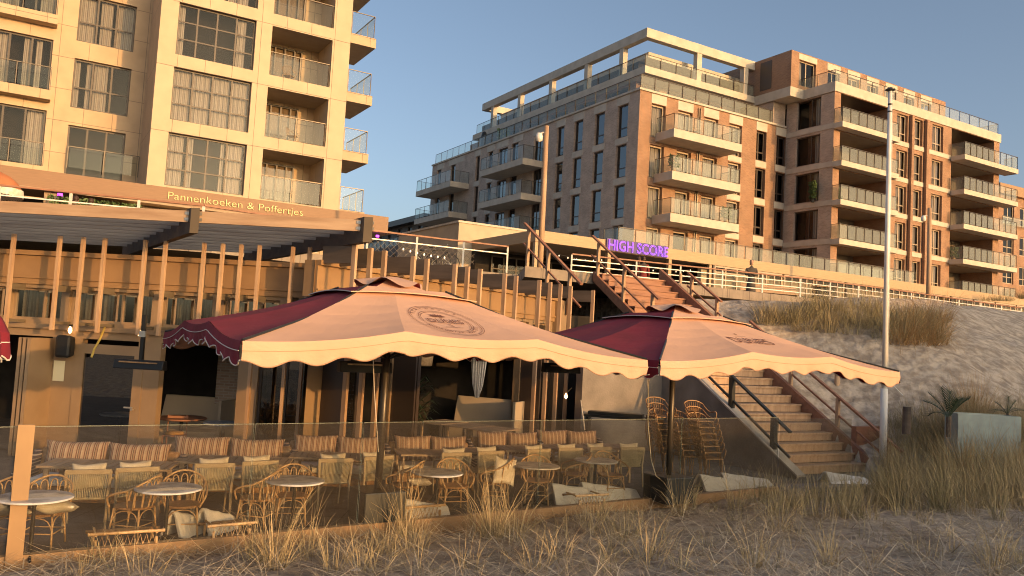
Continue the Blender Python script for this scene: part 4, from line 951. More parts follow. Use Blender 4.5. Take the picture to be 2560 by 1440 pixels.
# ================================================================== furniture
def arc(cx, cy, rx, ry, a0, a1, z, n=12): return [(cx+rx*math.cos(R(a0+(a1-a0)*i/n)), cy+ry*math.sin(R(a0+(a1-a0)*i/n)), z(i/n) if callable(z) else z) for i in range(n+1)]
def smooth_path(pts, k=4):
    P = [Vector(p) for p in pts]; out = []
    for i in range(len(P)-1):
        p0, p1, p2, p3 = P[max(i-1,0)], P[i], P[i+1], P[min(i+2,len(P)-1)]
        for j in range(k):
            t = j/k; out.append(.5*((2*p1)+(-p0+p2)*t+(2*p0-5*p1+4*p2-p3)*t*t+(-p0+3*p1-3*p2+p3)*t**3))
    return out+[P[-1]]
def rattan_chair():
    t = thing('rattan_chair', 'x', 'chair', group='round-backed rattan chairs')
    m_ = MB()
    hoop = smooth_path([(-.22,-.24,.44),(-.29,-.24,.58),(-.31,-.12,.65),(-.31,.06,.70),(-.25,.22,.79),(-.12,.30,.86),(0,.32,.88),(.12,.30,.86),(.25,.22,.79),(.31,.06,.70),(.31,-.12,.65),(.29,-.24,.58),(.22,-.24,.44)], 4)
    m_.tube(hoop, .016, 7)
    for s in (-1, 1): m_.tube([(s*.27,.14,.44),(s*.28,.16,.6),(s*.27,.18,.76)], .011, 6)
    m_.build('hoop_frame', M['rattan'], t, smooth=True)
    b = MB()
    for i in range(7):
        a = R(205-25*i-25) ; a = R(165-25*i)
        def P(ang, rr, z): return (rr*math.cos(ang), .02+rr*math.sin(ang)*.98, z)
        a1_, a2_ = a-R(11), a+R(11); zt_ = .70+.13*max(0, math.sin(a))
        b.tube(smooth_path([P(a1_,.225,.44), P(a1_,.262,.60), P(a1_*.72+a*.28,.285,zt_-.04), P(a,.292,zt_), P(a2_*.72+a*.28,.285,zt_-.04), P(a2_,.262,.60), P(a2_,.225,.44)], 3), .0095, 5)
    b.build('back_loops', M['rattan'], t, smooth=True)
    s_ = MB(); s_.lathe([(.0,.425),(.255,.425),(.265,.44),(.255,.455),(.0,.45)], 24); s_.build('seat', M['rattan2'], t, smooth=False)
    for sx_, sy_ in ((-1,-1),(1,-1),(1,1),(-1,1)): MB().tube([(sx_*.19, sy_*.19,.43),(sx_*.21,sy_*.21,.2),(sx_*.225,sy_*.235,0)], .014, 6).build('leg', M['rattan'], t, smooth=True)
    k = MB(); k.tube([(-.21,-.21,.2),(.21,-.21,.2),(.21,.21,.2),(-.21,.21,.2),(-.21,-.21,.2)], .010, 6)
    for a, b_ in (((-.2,-.2),(.2,-.2)),((.2,-.2),(.2,.2)),((-.2,.2),(.2,.2)),((-.2,-.2),(-.2,.2))):
        mx, my = (a[0]+b_[0])/2, (a[1]+b_[1])/2; k.tube(smooth_path([(a[0]*1.05,a[1]*1.05,.22),((a[0]*.7+mx*.3),(a[1]*.7+my*.3),.36),(mx,my,.40),((b_[0]*.7+mx*.3),(b_[1]*.7+my*.3),.36),(b_[0]*1.05,b_[1]*1.05,.22)], 3), .008, 5)
    k.build('stretcher', M['rattan'], t, smooth=True); return t
def rope_chair():
    t = thing('rope_armchair', 'x', 'chair', group='olive rope armchairs along the teak tables')
    MB().beam((-.28,.27,.78),(.28,.27,.78),.03,.065).build('top_rail', M['ash'], t, bevel=.008)
    k = MB(); n = 22
    for i in range(n): x = -.25+.5*i/(n-1); k.tube([(x,.275,.76),(x*.9,.25,.6),(x*.82,.225,.42)], .008, 4)
    k.tube([(-.22,.225,.42),(.22,.225,.42)], .012, 5); k.build('rope_back', M['rope'], t)
    s_ = MB(); s_.box(-.24,.24,-.24,.22,.40,.44); s_.build('seat', M['rope'], t, bevel=.01)
    for s in (-1, 1):
        MB().tube([(s*.23,-.23,.0),(s*.25,-.235,.42),(s*.27,-.2,.62)], [.014,.018,.018], 6).build('leg', M['ash'], t)
        MB().tube([(s*.25,.30,.0),(s*.245,.25,.42),(s*.27,.275,.79)], [.014,.02,.018], 6).build('leg', M['ash'], t)
        MB().tube(smooth_path([(s*.27,-.2,.62),(s*.30,-.1,.655),(s*.30,.1,.66),(s*.27,.27,.70)], 3), .017, 6).build('armrest', M['ash'], t)
    return t
def marble_table():
    t = thing('marble_table', 'x', 'table', group='round marble bistro tables')
    MB().lathe([(0,.675),(.395,.675),(.41,.683),(.41,.695),(.40,.702),(0,.703)], 40).build('tabletop', M['marble'], t)
    k = MB(); k.tube([(0,0,.03),(0,0,.12),(0,0,.3),(0,0,.55),(0,0,.674)], [.035,.022,.026,.02,.04], 10); k.build('pedestal', M['black'], t, smooth=True)
    k = MB()
    for a in (30,120,210,300): k.tube([(0,0,.07),(.14*math.cos(R(a)),.14*math.sin(R(a)),.05),(.25*math.cos(R(a)),.25*math.sin(R(a)),.015)], [.02,.016,.02], 6)
    k.build('base', M['black'], t, smooth=True); return t
def teak_table(L_=1.35, W_=.72):
    t = thing('teak_table', 'x', 'table', group='slatted teak tables')
    k = MB(); n = 14
    for i in range(n): x = -L_/2+.05+(L_-.1)*i/n; k.box(x, x+(L_-.1)/n-.012, -W_/2+.045, W_/2-.045, .70, .725)
    k.build('slats', M['teak'], t)
    k = MB(); k.box(-L_/2,L_/2,-W_/2,-W_/2+.043,.695,.728); k.box(-L_/2,L_/2,W_/2-.043,W_/2,.695,.728); k.box(-L_/2,-L_/2+.045,-W_/2+.045,W_/2-.045,.696,.727); k.box(L_/2-.045,L_/2,-W_/2+.045,W_/2-.045,.696,.727); k.build('top_frame', M['teak'], t)
    for sx_ in (-1,1):
        for sy_ in (-1,1): MB().box(sx_*(L_/2-.09)-.025, sx_*(L_/2-.09)+.025, sy_*(W_/2-.07)-.025, sy_*(W_/2-.07)+.025, 0, .694).build('leg', M['teak'], t)
    return t
def pillow_mesh(name, w_, h_, th, m, n=14, seed=0, sharp=.55):
    r = random.Random(seed); vs = []
    for sgn in (1, -1):
        for j in range(n+1):
            for i in range(n+1):
                u, v = -1+2*i/n, -1+2*j/n; d = max(0, (1-abs(u)**2.6)*(1-abs(v)**2.6))**sharp
                pinch = 1-.07*(1-abs(v)**2)*abs(u)**3; pv = 1-.09*(1-abs(u)**2)*abs(v)**3
                vs.append((u*w_/2*pinch, sgn*(d*th/2+.004)+.01*math.sin(u*5+seed)*d, v*h_/2*pv+.008*math.sin(v*6+u*3+seed)))
    N = (n+1)**2; fs = []
    for q in (0, 1):
        for j in range(n):
            for i in range(n):
                a = q*N+j*(n+1)+i; fc = (a, a+1, a+n+2, a+n+1); fs.append(fc if q else fc[::-1])
    bd = [i for i in range(n+1)]+[j*(n+1)+n for j in range(1,n+1)]+[n*(n+1)+i for i in range(n-1,-1,-1)]+[j*(n+1) for j in range(n-1,0,-1)]
    fs += [(bd[i], bd[(i+1)%len(bd)], N+bd[(i+1)%len(bd)], N+bd[i]) for i in range(len(bd))]
    me = bpy.data.meshes.new(name); me.from_pydata(vs, [], fs); me.materials.append(M[m]); me.polygons.foreach_set('use_smooth', [True]*len(fs)); return me
PM = {k: pillow_mesh(k, *a) for k, a in {'striped': (.66,.46,.20,'striped'), 'small': (.42,.34,.15,'linen'), 'floor': (.45,.45,.14,'linen')}.items()}
def pillow(kind, name, loc, rz, label, group, rx=0, ry=0, sc=(1,1,1)):
    o = bpy.data.objects.new(name, PM[kind]); col.objects.link(o); o.location = loc; o.rotation_euler = (rx, ry, rz); o.scale = sc
    return tag(o, label, 'cushion', group)
def sofa(W_=1.5):
    t = thing('outdoor_sofa', 'x', 'sofa', group='low patterned sofas')
    MB().box(-W_/2,W_/2,-.35,.35,.12,.34).build('base', M['rattan2'], t, bevel=.03)
    MB().box(-W_/2+.1,W_/2-.1,-.36,.22,.345,.47).build('seat', M['pad'], t, bevel=.04)
    k = MB(); k.add([(-W_/2,.24,.3),(W_/2,.24,.3),(W_/2,.38,.3),(-W_/2,.38,.3),(-W_/2,.36,.80),(W_/2,.36,.80),(W_/2,.45,.80),(-W_/2,.45,.80)],[(0,3,2,1),(4,5,6,7),(0,1,5,4),(1,2,6,5),(2,3,7,6),(3,0,4,7)]); k.build('backrest', M['rattan2'], t, bevel=.03)
    for s in (-1,1):
        k = MB(); k.add([(s*W_/2,-.33,.3),(s*(W_/2+.10),-.33,.3),(s*(W_/2+.10),.4,.3),(s*W_/2,.4,.3),(s*W_/2,-.33,.52),(s*(W_/2+.10),-.33,.52),(s*(W_/2+.10),.42,.78),(s*W_/2,.42,.78)],[(0,3,2,1),(4,5,6,7),(0,1,5,4),(1,2,6,5),(2,3,7,6),(3,0,4,7)]); k.build('kilim_side', M['kilim'], t, bevel=.04)
        for y in (-.3,.3): MB().tube([(s*(W_/2-.05),y,.12),(s*(W_/2-.03),y,0)], .02, 6).build('leg', M['rattan2'], t)
    return t
first = {}
def place(key, fn, loc, rz, label, group=None):
    if key not in first: first[key] = fn(); o = first[key]
    else: o = copy_tree(first[key])
    o.location = loc; o.rotation_euler = (0,0,rz); o['label'] = label
    if group: o['group'] = group
    return o
TH = R(90-AZ)      # rotation that turns local -y to face the camera side
ordn = ['first','second','third','fourth','fifth','sixth','seventh','eighth','ninth','tenth','eleventh','twelfth']
tabs = [(88,1241),(422,1219),(738,1200),(1094,1180),(1342,1163),(1490,1150)]
tpos = [G(px,py,.70) for px,py in tabs]
where = ['beside the wooden fence post, leftmost','above the two white rolled pads, second from left','behind the tall grass tuft, third from left','right of the front umbrella pole, fourth from left','fifth from left in the front row','nearest the umbrella base, rightmost']
for p, w_ in zip(tpos, where): place('mt', marble_table, (p[0],p[1],0), 0, 'round grey marble bistro table '+w_)
rc = [  # top of the hoop, facing (deg), label
 ((140,1192),200,'rattan chair holding a plump cream cushion behind the leftmost marble table'),
 ((14,1194),160,'rattan chair cut by the left edge, partly behind the fence post'),
 ((340,1189),262,'rattan chair left of the second marble table'),
 ((478,1180),22,'rattan chair right of the second marble table, seat facing the camera'),
 ((648,1175),262,'rattan chair left of the third marble table, behind tall grass'),
 ((745,1164),15,'rattan chair right of the third marble table'),
 ((1014,1152),258,'rattan chair left of the fourth marble table'),
 ((1140,1149),20,'rattan chair right of the fourth marble table'),
 ((1243,1145),262,'rattan chair with a standing cream cushion left of the fifth marble table'),
 ((1342,1140),5,'rattan chair behind the fifth marble table'),
 ((1440,1132),275,'rattan chair left of the rightmost marble table'),
 ((1525,1131),30,'rattan chair right of the rightmost marble table')]
rc[0] = (rc[0][0], 8, rc[0][2]); rc[1] = (rc[1][0], 335, rc[1][2])
for (px,py), a, lb in rc:
    p = G(px, py, .80); q = R(-a) if a > 180 else R(a); q = R(a)   # 0 = seat opens towards the camera
    o = place('rc', rattan_chair, (p[0]-.0*math.sin(q), p[1]-.22*math.cos(q), 0), q, lb); o.scale = (.92,.92,.92)
# rope armchairs: top rail pixels
rp_ = [(222,1176),(345,1170),(538,1160),(652,1154),(840,1148),(948,1142),(1142,1133),(1228,1129),(1348,1124),(1427,1121),(1502,1119),(1582,1119)]
names_ = ['first rope armchair from the left, by the fence post','second rope armchair from the left','third rope armchair, behind the second marble table','fourth rope armchair, behind the third marble table','fifth rope armchair, just left of the front umbrella pole','sixth rope armchair, just right of the front umbrella pole','seventh rope armchair, behind the fourth marble table','eighth rope armchair, left of the standing cushion','ninth rope armchair, behind the fifth marble table','tenth rope armchair, third from the right','eleventh rope armchair, second from the right','twelfth rope armchair, rightmost, nearest the stair wall']
for i, ((px,py), lb) in enumerate(zip(rp_, names_)):
    p = G(px, py, .80); az_ = TH+R(180)+R([-6,4,-5,6,-3,8,-8,2,5,-4,3,-10][i]); az_ = az_+math.pi
    # the chair's back (local +y) turns to the camera
    c, s = math.cos(az_+math.pi), math.sin(az_+math.pi); off = Vector((-s*.27, c*.27))
    o = place('rp', rope_chair, (p[0]-off.x, p[1]-off.y, 0), az_+math.pi, lb)
    pillow('small', 'seat_cushion', (p[0]-off.x*.55, p[1]-off.y*.55, .70), az_, 'cream cushion on the '+lb.split(',')[0]+(', mostly hidden' if 0 else ''), 'cream cushions in the rope armchairs', rx=R(-12))
# teak tables
tt = [((138,1150),(413,1144),(300,1152)),]
ttc = [(278,1150,1.75,0),(590,1140,1.7,1),(860,1131,1.75,2),(1058,1122,.95,3),(1175,1117,.95,4),(1310,1113,1.0,5),(1420,1110,1.0,6),(1520,1108,.9,7)]
tl = ['leftmost teak table, slatted top before the first striped sofa','second teak table, before the second striped sofa','third teak table, left of the front umbrella pole','fourth teak table, just right of the front umbrella pole','fifth teak table, joined to the fourth','sixth teak table, before the fifth sofa','seventh teak table, before the sixth sofa','rightmost teak table in the row']
for px,py,L_,i in ttc:
    p = G(px,py,.78); o = place('tt', teak_table, (p[0],p[1],0), TH+R(-22 if i < 3 else -12), tl[i]); o.scale = (L_/1.35, 1, 1)
# sofas with striped cushions
sf = [(250,1118,375-130),(562,1105,220),(838,1100,175),(1082,1100,150),(1276,1088,130),(1428,1084,130)]
sl = ['first sofa from the left with two wide striped cushions','second sofa from the left','third sofa, left of the front umbrella pole','fourth sofa, right of the front umbrella pole','fifth sofa from the left','sixth sofa, rightmost']
for i, (px,py,wd) in enumerate(sf):
    p = G(px,py,.90); dep = p[1]; az_ = TH+R(-24 if i < 3 else -14)
    cw = wd*dep/F_PX/2/.80
    place('sf', sofa, (p[0],p[1]+.1,0), az_, 'low wicker '+sl[i]+(' ' if 0 else '')).scale = (cw*2/1.38,1,1)
    for s in (-1,1):
        q = (p[0]+s*math.cos(az_)*cw*.49+.0, p[1]+.1+s*math.sin(az_)*cw*.49-.0, .70)
        q = (q[0]-math.sin(az_)*.20*1, q[1]+math.cos(az_)*.20, q[2])
        pillow('striped', 'striped_cushion', q, az_, 'rust and cream striped cushion, %s half of the %s' % ('left' if s < 0 else 'right', sl[i].split(' with')[0].split(',')[0]), 'striped back cushions of the sofas', rx=R(-14), sc=(cw/.66*.99,1,1.05))
# cushions on the rattan chairs
p = G(140,1268,.53); pillow('floor','seat_cushion',p,R(20),'plump cream cushion lying on the rattan chair by the fence post','loose cream cushions',rx=R(78))
p = G(10,1270,.53); pillow('floor','seat_cushion',p,R(-10),'cream cushion on the rattan chair cut by the left edge','loose cream cushions',rx=R(70))
p = G(1262,1178,.60); pillow('floor','seat_cushion',p,R(35),'cream cushion standing upright on a rattan chair near the middle','loose cream cushions',rx=R(-10),ry=R(12))
p = G(1050,1205,.50); pillow('floor','seat_cushion',p,R(0),'crumpled cream cushion on the chair left of the fourth marble table','loose cream cushions',rx=R(75),sc=(.8,.8,.8))
# stacked chairs
def stack_chair():
    t = thing('stacked_chair', 'x', 'chair', group='rattan armchairs stacked by the stair wall')
    k = MB()
    for s in (-1,1): k.tube(smooth_path([(s*.25,-.24,.44),(s*.29,-.26,.60),(s*.30,-.18,.66),(s*.29,-.05,.63),(s*.28,.1,.68),(s*.26,.25,.80)], 4), .015, 6)
    k.tube(smooth_path([(-.26,.25,.80),(-.12,.30,.86),(.12,.30,.86),(.26,.25,.80)], 3), .015, 6); k.build('armrest', M['rattan2'], t, smooth=True)
    k = MB()
    for i in range(8): x = -.2+.4*i/7; k.tube([(x*.8,.22,.43),(x,.27,.65),(x*1.1,.29,.84)], .008, 5)
    k.build('back_loops', M['rattan2'], t)
    MB().box(-.24,.24,-.25,.24,.42,.445).build('seat', M['rattan2'], t, bevel=.01)
    for sx_, sy_ in ((-1,-1),(1,-1),(1,1),(-1,1)): MB().tube([(sx_*.22,sy_*.23,.43),(sx_*.235,sy_*.25,0)], .013, 6).build('leg', M['rattan2'], t)
    return t
sk = [(1768,1192,7,35,'the right-hand stack, nearest the stairs'),(1668,1178,7,30,'the tall stack behind the umbrella pole'),(1716,1186,5,32,'the middle stack')]
for px,py,n,a,lb in sk:
    p = G(px,py,0)
    for i in range(n):
        pos = ['bottom chair','second chair','third chair','fourth chair','fifth chair','sixth chair','top chair'][i] if i < n-1 else 'top chair'
        place('sk', stack_chair, (p[0]-.035*i*math.cos(R(a)), p[1]+.045*i, .135*i), R(a)+R(-12+ (i%3)*2), 'rattan armchair, %s of %s' % (pos, lb))
# ================================================================== unseen ridge added behind the camera, shaped to cast the shade; grass
SD = Vector((math.sin(R(SUN_AZ)), math.cos(R(SUN_AZ)))); PD_ = Vector((-SD.y, SD.x)); PD_ = PD_ if PD_.dot(Vector((.68,.73))) > 0 else -PD_
SH = [(-20,-.6),(2,-.5),(6,-.1),(9,.35),(12,.95),(14.5,1.2),(17,1.6),(20,2.0),(22.5,3.2),(28,4.9),(36,5.6),(48,6.2),(70,6.5)]
vs = []; nt_t, ns_s = 120, 30
for i in range(nt_t+1):
    t_ = -25+95*i/nt_t; h = lerp_tab(SH, t_)+math.tan(R(SUN_EL))*28; h += .22*mnoise.noise(Vector((t_*.35, 2, 0)))+.1*mnoise.noise(Vector((t_*1.1, 5, 0)))
    for j in range(ns_s+1):
        s_ = -11+22*j/ns_s; p = PD_*t_+SD*(21+s_); g_ = math.exp(-(s_/4.6)**2)
        vs.append((p.x, p.y, -.7+(h+.7)*g_*(1 if abs(s_) < 3 else 1)+(.12*mnoise.noise(Vector((p.x*.5,p.y*.5,1))) if abs(s_) > 2 else 0)))
me = bpy.data.meshes.new('shade_caster_ridge'); me.from_pydata(vs, [], [(i*(ns_s+1)+j, (i+1)*(ns_s+1)+j, (i+1)*(ns_s+1)+j+1, i*(ns_s+1)+j+1) for i in range(nt_t) for j in range(ns_s)])
me.materials.append(sand); me.polygons.foreach_set('use_smooth', [True]*len(me.polygons)); o = bpy.data.objects.new('shade_caster_ridge', me); col.objects.link(o); o['kind'] = 'structure'

def hitT(px, py):
    r = ray(px, py); y = 5.0
    while y < 60:
        k = y/r[1]; x, z = r[0]*k, EYE+r[2]*k
        if z <= ground_z(x, y): return (x, y, ground_z(x, y))
        y += .06
    return (r[0]*k, y, z)
gm = {}
def gmat(name, c1, c2, c3):
    m = mat(name, c1, .75, c2, 2.5, mix=(.3,.7)); nt = m.node_tree; b = nt.nodes['Principled BSDF']
    g = nt.nodes.new('ShaderNodeNewGeometry'); rp = nt.nodes.new('ShaderNodeMix'); rp.data_type = 'RGBA'
    src = b.inputs['Base Color'].links[0].from_socket
    nt.links.new(g.outputs['Random Per Island'], rp.inputs[0]); nt.links.new(src, rp.inputs[6]); rp.inputs[7].default_value = (*c3, 1); nt.links.new(rp.outputs[2], b.inputs['Base Color'])
    return m
gm['straw'] = gmat('dry_marram', (.64,.50,.30), (.52,.39,.22), (.34,.27,.14))
gm['olive'] = gmat('olive_marram', (.52,.43,.25), (.37,.31,.17), (.23,.20,.10))
gm['gold'] = gmat('sunlit_tone_marram', (.62,.36,.15), (.45,.26,.10), (.30,.20,.09))  # orange colour stands in for sun on the grass tips
gm['litter'] = gmat('dead_straw', (.78,.66,.48), (.64,.53,.37), (.26,.20,.14))
rg = np.random.default_rng(11)
def blades(name, base, length, az_, lean, curve, width, m, seg=5):
    """base (n,3); each blade a tapering ribbon bending over towards its azimuth"""
    n = len(base); t = np.linspace(0, 1, seg+1)[None,:]
    ang = lean[:,None]+curve[:,None]*t**1.5                # angle from vertical along the blade
    dl = length[:,None]/seg
    hx = np.cumsum(np.concatenate([np.zeros((n,1)), np.sin(ang[:,1:])*dl], 1), 1); hz = np.cumsum(np.concatenate([np.zeros((n,1)), np.cos(ang[:,1:])*dl], 1), 1)
    dx, dy = np.cos(az_)[:,None], np.sin(az_)[:,None]
    cx = base[:,0:1]+hx*dx; cy = base[:,1:2]+hx*dy; cz = base[:,2:3]+hz
    fa = rg.uniform(0, np.pi, n)[:,None]; wv = width[:,None]*(1-t*.93)*.5
    ox, oy = np.cos(fa)*wv, np.sin(fa)*wv
    V = np.stack([np.stack([cx-ox, cy-oy, cz], -1), np.stack([cx+ox, cy+oy, cz], -1)], 2).reshape(-1, 3)
    k = seg+1; idx = (np.arange(n)[:,None]*k*2+np.arange(seg)[None,:]*2).reshape(-1)
    Fc = np.stack([idx, idx+1, idx+3, idx+2], 1).astype(np.int32)
    me = bpy.data.meshes.new(name); me.vertices.add(len(V)); me.vertices.foreach_set('co', V.astype(np.float32).ravel())
    me.loops.add(Fc.size); me.loops.foreach_set('vertex_index', Fc.ravel()); me.polygons.add(len(Fc))
    me.polygons.foreach_set('loop_start', np.arange(0, Fc.size, 4, dtype=np.int32)); me.update(calc_edges=True); me.materials.append(m)
    o = bpy.data.objects.new(name, me); col.objects.link(o); o['kind'] = 'stuff'; return o
acc = {'straw': [], 'olive': [], 'gold': []}
def tuft(px, py, n, h, spread=.12, lean=.32, curve=.9, kind='straw', pos=None, bias=None, w=.007):
    n = max(5, int(n*.62)); w = w*1.75 if w < .01 else w*1.2
    p = pos or hitT(px, py)
    r_ = spread*np.sqrt(rg.uniform(0, 1, n)); a = rg.uniform(0, 2*np.pi, n)
    base = np.stack([p[0]+r_*np.cos(a), p[1]+r_*np.sin(a), np.full(n, p[2]-.04)], 1)
    az_ = a+rg.normal(0, .5, n)
    if bias is not None:
        b_ = rg.uniform(0, 1, n) < .45; az_ = np.where(b_, bias+rg.normal(0, .5, n), az_)
    ln = 1.25*h*rg.uniform(.4, 1.08, n); le = np.abs(rg.normal(0, lean, n))*(.4+.9*r_/spread); cu = np.abs(rg.normal(curve*.55, curve*.5, n))
    if n >= 40 and pos is None:     # long arcing stalks that fall out of the clump
        q = rg.integers(0, n, max(6, n//5)); ln[q] *= 1.25; cu[q] = rg.uniform(1.2, 2.3, len(q)); le[q] += rg.uniform(0, .5, len(q))
    cu = cu*rg.uniform(.4, 1.7, n)
    acc[kind].append((base, ln, az_, le, cu, np.full(n, w)*rg.uniform(.55, 1.15, n)))
# named clumps read off the photograph (foot of each clump)
for px, py, n, h, sp_q, kd in (
    (685,1425,150,1.0,.14,'straw'),(640,1405,70,.8,.12,'straw'),(770,1400,60,.8,.12,'straw'),(835,1432,60,.6,.12,'straw'),(960,1385,50,.6,.12,'straw'),
    (1010,1345,150,1.02,.11,'straw'),(1040,1370,70,.6,.14,'straw'),(1195,1345,90,.9,.14,'straw'),(1235,1350,160,1.05,.13,'straw'),(1290,1345,120,.85,.16,'straw'),
    (1480,1335,90,.75,.14,'straw'),(1500,1300,60,.8,.10,'straw'),(1560,1350,110,.6,.2,'straw'),(1620,1400,70,.55,.2,'straw'),(1400,1400,60,.5,.15,'straw'),
    (1700,1290,110,.9,.13,'straw'),(1725,1275,70,.8,.12,'olive'),(1790,1250,80,.8,.14,'olive'),(1840,1275,120,.85,.16,'straw'),(1895,1260,80,.8,.14,'olive'),
    (1950,1330,100,.7,.15,'straw'),(1990,1270,70,.6,.15,'olive'),(2040,1250,70,.7,.15,'olive'),(2150,1240,90,.8,.18,'olive'),(2190,1260,70,.8,.15,'olive'),
    (2070,1420,60,.6,.10,'straw'),(2270,1260,60,.8,.1,'olive'),(1340,1430,60,.5,.15,'straw'),(905,1432,60,.5,.12,'straw'),(1170,1425,60,.45,.15,'straw'),
    (1880,1420,70,.55,.12,'straw'),(2480,1435,80,.7,.12,'straw'),(2500,1300,80,.8,.14,'olive'),(370,1438,40,.45,.2,'straw'),(200,1438,30,.35,.2,'straw')):
    tuft(px, py, n, h, sp_q, kind=kd, curve=1.0 if kd == 'straw' else .8, lean=.26, w=.0075)
# dense bank at right
for i in range(230):
    px = rnd.uniform(2215, 2800); py = rnd.uniform(1120, 1290) if rnd.random() < .75 else rnd.uniform(1060, 1140)
    tuft(px, py, rnd.randint(60, 130), rnd.uniform(.8, 1.2), .2, kind='olive' if rnd.random() < .42 else 'straw', curve=1.0, bias=R(200), w=.007)
for px, py in ((2340,1140),(2400,1130),(2430,1120),(2470,1130),(2540,1150),(2420,1080),(2440,1075),(2425,1060),(2410,1070),(2450,1065)): tuft(px, py, 130, 1.35, .2, kind='gold' if py < 1085 else 'straw', curve=.5, w=.008)
for i in range(110):
    tuft(rnd.uniform(2330, 2600), rnd.uniform(1085, 1190), rnd.randint(60, 120), rnd.uniform(.8, 1.45), .22, kind='olive' if rnd.random() < .5 else 'straw', curve=.8)
for i in range(60):
    tuft(rnd.uniform(1900, 2260), rnd.uniform(1215, 1300), rnd.randint(25, 60), rnd.uniform(.5, .8), .14, kind='olive' if rnd.random() < .6 else 'straw', curve=.9)
for i in range(46):
    q0 = D(rnd.uniform(2375, 2590), 1100, 18.2+rnd.random()*.9)
    tuft(0, 0, rnd.randint(50, 90), rnd.uniform(.85, 1.5), .2, kind='gold' if rnd.random() < .35 else 'olive', curve=.7, lean=.25, w=.009, pos=(q0[0], q0[1], ground_z(q0[0], q0[1])))
# scattered small tufts on the sand
for i in range(390):
    px = rnd.uniform(-80, 2950); py = 1440-(rnd.random()**1.3)*220
    p = hitT(px, py); u, b_ = FF.inv(p[0], p[1])
    if b_ > -.25 and FS.inv(p[0], p[1])[0] < 3.4: continue
    tuft(0, 0, rnd.randint(8, 34), rnd.uniform(.2, .55), .10, lean=.5, curve=1.3, kind='straw' if rnd.random() < .7 else 'olive', pos=p)
# clumps on the dune crest
for px0, px1, py0, py1, n, h, kd in ((1905,2000,780,815,26,.75,'olive'),(1990,2200,765,840,60,.95,'olive'),(2200,2340,790,850,46,.95,'olive'),(2240,2360,800,865,44,1.1,'gold'),(2460,2530,748,752,10,.8,'olive'),(2545,2600,742,752,8,1.0,'olive')):
    for i in range(n): tuft(rnd.uniform(px0,px1), rnd.uniform(py0,py1), rnd.randint(60,110), h*rnd.uniform(.45,1.15), .32, kind=kd if rnd.random() < .8 else 'straw', curve=1.35, lean=.45, w=.013)
for kd, nm, lb in (('straw','dry_dune_grass',0),('olive','olive_dune_grass',0),('gold','sunlit_tone_dune_grass',0)):
    A = [np.concatenate([t[q] for t in acc[kd]]) for q in range(6)]
    blades(nm, A[0], A[1], A[2], A[3], A[4], A[5], gm[kd])
# litter of flat dead stalks
n = 58000; Y = 6.4+rg.uniform(0, 1, n)**1.2*15; X = (rg.uniform(-.68, .92, n))*Y*1.02; keep = []
Z = np.empty(n)
clump = np.array([mnoise.noise(Vector((x*.8, y*.8, 9))) for x, y in zip(X, Y)])
for i in range(n):
    u, b_ = FF.inv(X[i], Y[i]); ok = (b_ < -.12) or FS.inv(X[i], Y[i])[0] > 3.6
    keep.append(ok and clump[i]+rg.uniform(-.5, .5) > -.18); Z[i] = ground_z(X[i], Y[i]) if keep[-1] else 0
K = np.array(keep); base = np.stack([X[K], Y[K], Z[K]+.03], 1); m_ = K.sum()
blades('straw_litter', base, rg.uniform(.2, .85, m_), rg.uniform(0, 2*np.pi, m_), rg.uniform(1.15, 1.62, m_), rg.normal(.12, .2, m_), rg.uniform(.009, .020, m_), gm['litter'], seg=4)

# ================================================================== poles, lamps, posts
p = hitT(2206, 1200)
FPo = thing('flagpole', 'tall white flagpole with a dark cap standing in the dune grass', 'flagpole', (p[0], p[1], p[2]-.1))
top = D(2226, 218, p[1]); H_ = top[2]-p[2]+.1; dx_ = top[0]-p[0]
MB().tube([(0,0,0),(dx_*.22,0,H_*.20)], .088, 16).build('lower_pole', M['white'], FPo, smooth=True)
MB().tube([(dx_*.2,0,H_*.20),(dx_*.6,0,H_*.6),(dx_,0,H_-.1)], [.068,.062,.052], 16).build('upper_pole', M['white'], FPo, smooth=True)
MB().lathe([(.0,.10),(.04,.09),(.125,.04),(.125,.02),(.04,-.02),(.04,-.06)], 16, (dx_,0,H_-.1)).build('cap', M['anthr'], FPo)
k = MB(); k.tube([(dx_*.968,0,H_*.955),(dx_*.963,0,H_*.95)], .056, 16); k.tube([(dx_*.95,0,H_*.935),(dx_*.945,0,H_*.931)], .0565, 16); k.build('dark_bands', M['anthr'], FPo)
MB().tube([(dx_*.2,0,H_*.215),(dx_*.2+.24,0,H_*.208),(dx_*.2+.47,0,H_*.185)], .012, 6).build('cleat_bar', M['white'], FPo)
MB().tube([(.075+dx_*.2,-.03,H_*.22),(.06+dx_,-.03,H_-.15)], .004, 4).build('halyard', M['white'], FPo)
def street_lamp(px, pyb, pyt, pxt, depth, zb, r0, r1, arm, label):
    b = D(px, pyb, depth); tp_ = D(pxt, pyt, depth); t = thing('street_lamp', label, 'street lamp', (b[0], b[1], zb), 0, 'promenade lamps')
    H_ = tp_[2]-zb; MB().tube([(0,0,0),(0,0,H_*.5),((tp_[0]-b[0])*.6,0,H_)], [r0,r0*.85,r1], 12).build('pole', M['wood'], t, smooth=True)
    hz = H_-arm[1]; xx = (tp_[0]-b[0])*.6
    MB().tube([(xx,0,hz+.12),(xx-arm[0]*.5,0,hz+.17),(xx-arm[0],0,hz+.10)], .03, 8).build('arm', M['white'], t)
    MB().lathe([(.0,.16),(.1,.13),(.14,.0),(.12,-.16),(.0,-.2)], 16, (xx-arm[0],0,hz)).build('lamp_head', M['white'], t, smooth=True); return t
street_lamp(1348, 700, 315, 1366, 30.0, 4.9, .12, .085, (.26,.42), 'tall tapering lamp post with white head before the large brick block')
